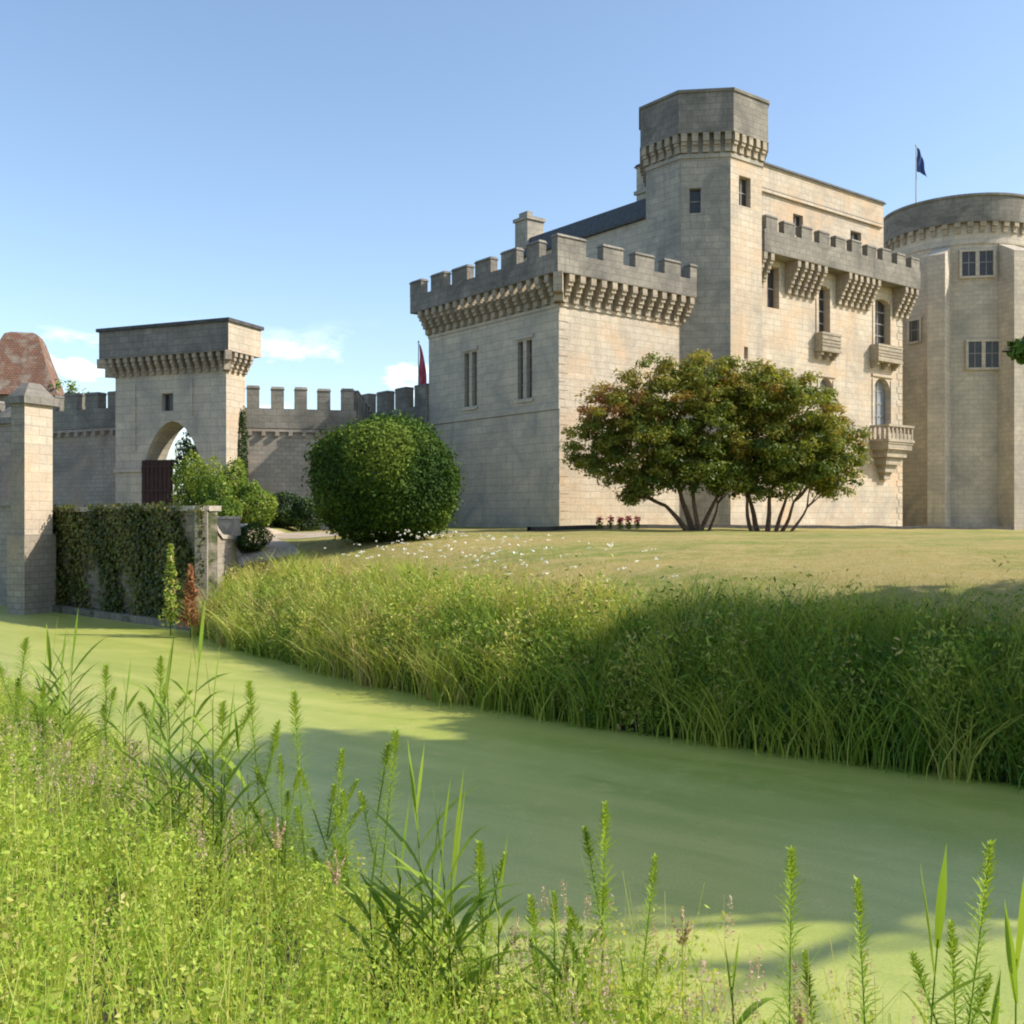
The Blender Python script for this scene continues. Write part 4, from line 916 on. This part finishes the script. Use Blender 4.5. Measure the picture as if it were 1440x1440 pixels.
# ------------------------------------------------------------------ individual tall plants on the near bank
def curve_leaf(p, az, ln, wid, rise, droop, tint, segs=7, Vv=None, Tt=None):
    """a long arching reed leaf as quads with a slight V fold"""
    p = np.array(p, float); d = np.array([math.cos(az), math.sin(az), 0]); sd = np.array([-math.sin(az), math.cos(az), 0])
    prev = None
    for i in range(segs+1):
        f = i/segs; q = p + d*ln*f*math.cos(rise)*(1) + np.array([0,0,1])*(ln*f*math.sin(rise)-droop*ln*f*f)
        w = wid*math.sin(PI*min(1,(f*.85+.12)))**.8*(1-f**4)*.5; row = (q-sd*w+[0,0,w*.4], q, q+sd*w+[0,0,w*.4])
        if prev: 
            Vv += [prev[0],prev[1],row[1],row[0], prev[1],prev[2],row[2],row[1]]; Tt += [tint, tint]
        prev = row
def reed_plant(x, y, ztop, label, nst=3, seed=0, leaflen=.45, name='reed'):
    random.seed(seed); z = max(tz(x, y), -.1)-.02; H = ztop-z; e_ = empty(name, (x, y, z), 0, label=label, cat='reed', group='reeds on the near bank')
    Vs, Ts, Vl, Tl = [], [], [], []
    for k in range(nst):
        ox, oy = (0,0) if k == 0 else (random.uniform(-.12,.12), random.uniform(-.12,.12)); h = H*(.86 if k == 0 else random.uniform(.5,.8)); lx, ly = random.uniform(-.06,.06), random.uniform(-.06,.06)
        n = 8; st = lambda f: np.array([ox+lx*h*f*f, oy+ly*h*f*f, h*f])
        for i in range(n):
            a, b = st(i/n), st((i+1)/n); r0, r1 = .006*(1-.5*i/n), .006*(1-.5*(i+1)/n)
            for (ux, uy), (vx, vy) in (((1,0),(0,1)),((0,1),(-1,0)),((-1,0),(0,-1)),((0,-1),(1,0))):
                Vs += [a+[ux*r0,uy*r0,0], a+[vx*r0,vy*r0,0], b+[vx*r1,vy*r1,0], b+[ux*r1,uy*r1,0]]; Ts.append(.5)
        nl = 13 if k == 0 else 9
        for j in range(nl):
            f = .22+.76*j/(nl-1); az = j*PI+random.uniform(-.5,.5)+(.2 if k else 0); curve_leaf(st(f), az, leaflen*random.uniform(.8,1.35)*(1-.2*f), .052*random.uniform(.7,1.2), random.uniform(.75,1.2) if f < .9 else 1.45, random.uniform(.1,.45) if f < .9 else .0, random.uniform(.3,.8), 7, Vl, Tl)
    quads('stem', np.array(Vs), M['reed'], np.array(Ts), e_); quads('leaves', np.array(Vl), M['reed'], np.array(Tl), e_)
def spike_plant(x, y, ztop, label, seed=0, side=0, wide=1.0, tint0=.55, name='spike_weed'):
    random.seed(seed); z = max(tz(x, y), -.1)-.02; H = ztop-z; e_ = empty(name, (x, y, z), 0, label=label, cat='weed', group='tall spike weeds on the near bank')
    Vs, Ts, P, Dv, T = [], [], [], [], []
    lx, ly = random.uniform(-.26,.26), random.uniform(-.26,.26)
    def stem(base, top, r):
        base, top = np.array(base), np.array(top)
        for i in range(5):
            a, b = base+(top-base)*i/5, base+(top-base)*(i+1)/5; r0, r1 = r*(1-.6*i/5), r*(1-.6*(i+1)/5)
            for (ux, uy), (vx, vy) in (((1,0),(0,1)),((0,1),(-1,0)),((-1,0),(0,-1)),((0,-1),(1,0))):
                Vs.extend([a+[ux*r0,uy*r0,0], a+[vx*r0,vy*r0,0], b+[vx*r1,vy*r1,0], b+[ux*r1,uy*r1,0]]); Ts.append(.5)
    Vl, Tl = [], []
    def head(bx, by, b0, b1, w, ox=None, oy=None):
        lx_, ly_ = (lx*.5, ly*.5) if ox is None else (ox, oy)
        stem((bx,by,b0) , (bx+lx_,by+ly_,b1), .005)
        n = int(150*(b1-b0)/.8)+14
        for j in range(n):
            f = (j/n)**.85; zz = b0+(b1-b0)*f; ln = w*(.088*(1-f**3)**.7+.03)*random.uniform(.6,1.25); az = j*2.4+random.uniform(-.3,.3)
            curve_leaf((bx+lx_*f,by+ly_*f,zz), az, ln, .009+.004*(f>.8), .25+.6*f*f, .3*(1-f), tint0+random.uniform(-.2,.2)+.25*f*f, 3, Vl, Tl)
        for j in range(46):   # budding tip
            curve_leaf((bx+lx_*(1-.13*(1-j/46)/(b1-b0)),by+ly_*(1-.13*(1-j/46)/(b1-b0)),b1-.13+.13*j/46), j*2.4, .05*wide*(1.1-.6*j/46), .012, .7, .1, .7+.3*random.random(), 2, Vl, Tl)
    stem((0,0,0), (0,0,H*.4), .007)
    head(0, 0, H*.3, H, wide)
    for k in range(side):
        a = random.uniform(0, 2*PI); r_ = random.uniform(.08,.24); b0 = H*random.uniform(.35,.7); head(lx*.5*(b0/H-.3)/.7*0, 0, b0, min(H*.97, b0+random.uniform(.25,.5)), wide*.62, r_*math.cos(a), r_*math.sin(a))
    quads('stem', np.array(Vs), M['reed'], np.array(Ts), e_); quads('leaves', np.array(Vl), M['spike'], np.array(Tl), e_)
def at(px, py, d): return ((px-720)/1440*d, d, EYE-(py-726)/1440*d)
for i, (px, py, d, lab, ns, ll) in enumerate([
    (262, 872, 7.2, 'tallest leafy reed rising left of centre over the sunlit duckweed', 4, .5),
    (600, 1075, 5.0, 'big reed with broad blades in the centre against the shaded water', 4, .5),
    (95, 885, 9.6, 'reed with crossing blades near the left edge over the bright water', 4, .6),
    (60, 905, 10.2, 'thin reed at the far left edge against the duckweed', 2, .5),
    (800, 1285, 4.4, 'short reed with one long slanting blade right of the big centre reed', 3, .42),
    (1040, 1330, 4.0, 'low dark-bladed reed beside the pinkish plume', 3, .32),
    (1290, 1205, 3.75, 'slender reed between the two right-hand spike weeds', 2, .4),
    (1425, 1238, 3.35, 'broad-bladed reed cut by the right edge of the picture', 3, .45),
    (350, 1000, 7.0, 'small reed to the right of the tallest reed', 2, .4),
    (700, 1215, 4.8, 'thin reed right behind the big centre reed', 2, .35),
    (300, 930, 6.6, 'reed leaning right beside the tallest reed', 3, .5),
    (225, 1010, 6.8, 'broad-leaved reed at the foot of the tallest reed on its left', 3, .45),
    (640, 1130, 4.7, 'reed with a long blade pointing up to the right of the centre', 3, .5),
    (560, 1180, 4.9, 'leafy reed at the left foot of the big centre reed', 3, .4),
    (880, 1330, 4.2, 'short reed at the water edge under the feathery spike weed', 3, .35),
    (175, 940, 8.8, 'fine reed between the left edge reed and the tallest reed', 2, .4)]):
    x, y, z = at(px, py, d); reed_plant(x, y, z, lab, ns, 20+i, ll)
for i, (px, py, d, lab, sd, wd) in enumerate([
    (1108, 1188, 4.3, 'single bright spike weed standing alone right of centre', 0, 1.0),
    (1230, 1238, 4.0, 'shorter spike weed in the middle of the right group', 0, .8),
    (1328, 1172, 3.9, 'tall spike weed with side shoot near the right edge', 2, .9),
    (845, 1138, 4.9, 'feathery many-headed spike weed over the shaded water in the centre', 5, 1.0),
    (885, 1195, 4.7, 'thin spike weed just right of the feathery one', 1, .7),
    (430, 978, 7.0, 'tall slim spike weed right of the tallest reed', 1, 1.2),
    (530, 1030, 6.5, 'slim spike weed left of the big centre reed', 2, 1.2),
    (372, 960, 7.3, 'wispy spike weed between the tallest reed and the slim one', 2, 1.2),
    (150, 935, 9.0, 'pale wispy weed near the left edge over bright duckweed', 2, 1.3),
    (495, 1120, 6.0, 'leafy weed low in front of the slim spike weed', 3, 1.0),
    (1360, 1300, 3.7, 'small side spike weed next to the right edge reed', 1, .8),
    (225, 925, 7.8, 'fine spike weed touching the tallest reed on its left', 3, 1.2),
    (460, 1050, 6.4, 'branching pale weed between the two slim spike weeds', 5, .9),
    (400, 1060, 6.6, 'branching weed low between the tallest reed and the slim spike weed', 5, .9),
    (60, 960, 9.0, 'wispy weed low at the left edge in front of the crossing reed', 4, 1.0),
    (680, 1180, 4.9, 'wispy weed behind the long slanting blade', 4, .8),
    (780, 1260, 4.6, 'branching weed at the water edge left of the feathery spike weed', 4, .8),
    (1180, 1350, 3.8, 'low branching weed between the lone spike weed and the right group', 4, .6),
    (20, 900, 10.0, 'wispy weed at the extreme left edge', 2, 1.4),
    (310, 985, 7.1, 'bushy spike weed at the foot of the tallest reed', 4, 1.2)]):
    x, y, z = at(px, py, d); spike_plant(x, y, z, lab, 50+i, sd, wd)
# pinkish plume plants
def plume_plant(px, py, d, label, seed):
    random.seed(seed); x, y, ztop = at(px, py, d); z = max(tz(x,y), -.05)-.02; H = ztop-z; e_ = empty('plume_grass', (x,y,z), 0, label=label, cat='grass', group='single plume grasses on the near bank')
    P = []; Vs = []; Ts = []
    for k in range(5):
        a = random.uniform(0,2*PI) if k else 0; sp = (.05 if k else 0)*random.uniform(.7,1.3); h0 = H-.16 if k else H-.12; h1 = H*(1 if k == 0 else random.uniform(.94,.975)); b = (0,0,H-.17)
        tip = np.array([sp*math.cos(a), sp*math.sin(a), h1]); bb = np.array(b)
        for j in range(34): f = j/34; q = bb+(tip-bb)*f; P.append(q+rng.normal(size=3)*.006*(1.2-f))
    for i in range(6):
        a_, b_ = np.array([0,0,H*i/6*.96]), np.array([0,0,H*(i+1)/6*.96])
        for (ux, uy), (vx, vy) in (((1,0),(0,1)),((0,1),(-1,0)),((-1,0),(0,-1)),((0,-1),(1,0))):
            r=.003; Vs += [a_+[ux*r,uy*r,0], a_+[vx*r,vy*r,0], b_+[vx*r,vy*r,0], b_+[ux*r,uy*r,0]]; Ts.append(.5)
    quads('stalk', np.array(Vs), M['weed'], np.array(Ts), e_); leaf_cloud('plume', np.array(P), None, .02, M['plume'], rng.random(len(P)), e_, ratio=.45)
plume_plant(960, 1272, 4.4, 'pale pinkish grass plume with branching tip over the water edge', 1)
plume_plant(1125, 1380, 4.0, 'low pinkish plume at the foot of the lone spike weed', 2)
plume_plant(472, 1195, 5.2, 'pinkish plume left of the big centre reed', 3)
plume_plant(390, 1150, 5.8, 'pinkish plume poking up below the slim spike weed', 4)
# two tall docks by the retaining wall
for px, py, d, mt, lab, sd in ((240,765,27.4,'bank','green tall dock plant in front of the ivy wall',1),(268,795,27.0,'rust','rusty red seeding dock plant in front of the ivy wall',2)):
    x, y, zt = at(px, py, d); z = tz(x, y); H = zt-z; e_ = empty('dock_plant', (x,y,z), 0, label=lab, cat='plant')
    f = rng.random(900); a = rng.random(900)*2*PI; r = (.2*(1-f)**.6*(.2+.9*rng.random(900))*(1+.6*np.sin(f*13+a*2)))+.02
    leaf_cloud('leaves', np.stack([r*np.cos(a), r*np.sin(a), H*(.25+.75*f)], 1), None, .1, M[mt], .5+rng.normal(size=900)*.3, e_)
    mb = MB(); mb.tube([(0,0,0),(0,0,H*.97)], [.02,.008], 6); mb.build('stem', M['shrub'], e_)

# ------------------------------------------------------------------ light, sky, camera
SUN_AZ = math.radians(95.7); SUN_EL = math.radians(38)
w = bpy.data.worlds.new('World'); S.world = w; w.use_nodes = True; nt = w.node_tree; nt.nodes.clear()
wo = N(nt, 'ShaderNodeOutputWorld'); bg = N(nt, 'ShaderNodeBackground'); bg.inputs[1].default_value = .15
sky = N(nt, 'ShaderNodeTexSky'); sky.sky_type = 'NISHITA'; sky.sun_disc = False; sky.sun_elevation = SUN_EL; sky.sun_rotation = SUN_AZ
sky.air_density = 1.0; sky.dust_density = 1.0; sky.ozone_density = 2.0
tcn = N(nt, 'ShaderNodeTexCoord').outputs['Generated']
sx = N(nt, 'ShaderNodeSeparateXYZ'); L(nt, tcn, sx.inputs[0])
cl = noise(nt, mapping(nt, tcn, (3.0,3.0,7.0), (1.15,.4,.62)), 3.6, 9, .58, .2)
clr = ramp(nt, cl, .53, .68)
band = N(nt, 'ShaderNodeMapRange'); band.interpolation_type = 'SMOOTHSTEP'; L(nt, sx.outputs[2], band.inputs[0]); band.inputs[1].default_value = .19; band.inputs[2].default_value = .13
left = N(nt, 'ShaderNodeMapRange'); left.interpolation_type = 'SMOOTHSTEP'; L(nt, sx.outputs[0], left.inputs[0]); left.inputs[1].default_value = .05; left.inputs[2].default_value = -.06
m1 = N(nt, 'ShaderNodeMath', operation='MULTIPLY'); L(nt, band.outputs[0], m1.inputs[0]); L(nt, left.outputs[0], m1.inputs[1])
m2 = N(nt, 'ShaderNodeMath', operation='MULTIPLY'); L(nt, m1.outputs[0], m2.inputs[0]); L(nt, clr, m2.inputs[1])
skc = mixc(nt, 1.0, sky.outputs[0], (1.03,1.015,.985), 'MULTIPLY')
c = mixc(nt, m2.outputs[0], skc, (8.2,8.4,8.8))
L(nt, c, bg.inputs[0]); L(nt, bg.outputs[0], wo.inputs[0])
sl = bpy.data.lights.new('sun', 'SUN'); sl.energy = 3.65; sl.angle = math.radians(.53); sl.color = (1,.93,.82)
so = bpy.data.objects.new('sun', sl); COL.objects.link(so)
tosun = Vector((math.sin(SUN_AZ)*math.cos(SUN_EL), math.cos(SUN_AZ)*math.cos(SUN_EL), math.sin(SUN_EL)))
so.rotation_euler = tosun.to_track_quat('Z', 'Y').to_euler(); so.location = tosun*60

cam = bpy.data.cameras.new('camera'); co = bpy.data.objects.new('camera', cam); COL.objects.link(co); S.camera = co
cam.sensor_width = 36; cam.lens = 36; cam.clip_end = 6000; cam.clip_start = .1
co.location = (0, 0, EYE); co.rotation_euler = (PI/2, 0, 0); cam.shift_y = 6/1440
S.view_settings.view_transform = 'Standard'; S.view_settings.look = 'None'; S.view_settings.exposure = 0.7; S.view_settings.gamma = 1
S.cycles.filter_width = 2.0 if hasattr(S.cycles, 'filter_width') else 1.5
S.render.engine = 'CYCLES'; S.cycles.max_bounces = 6; S.cycles.transparent_max_bounces = 4
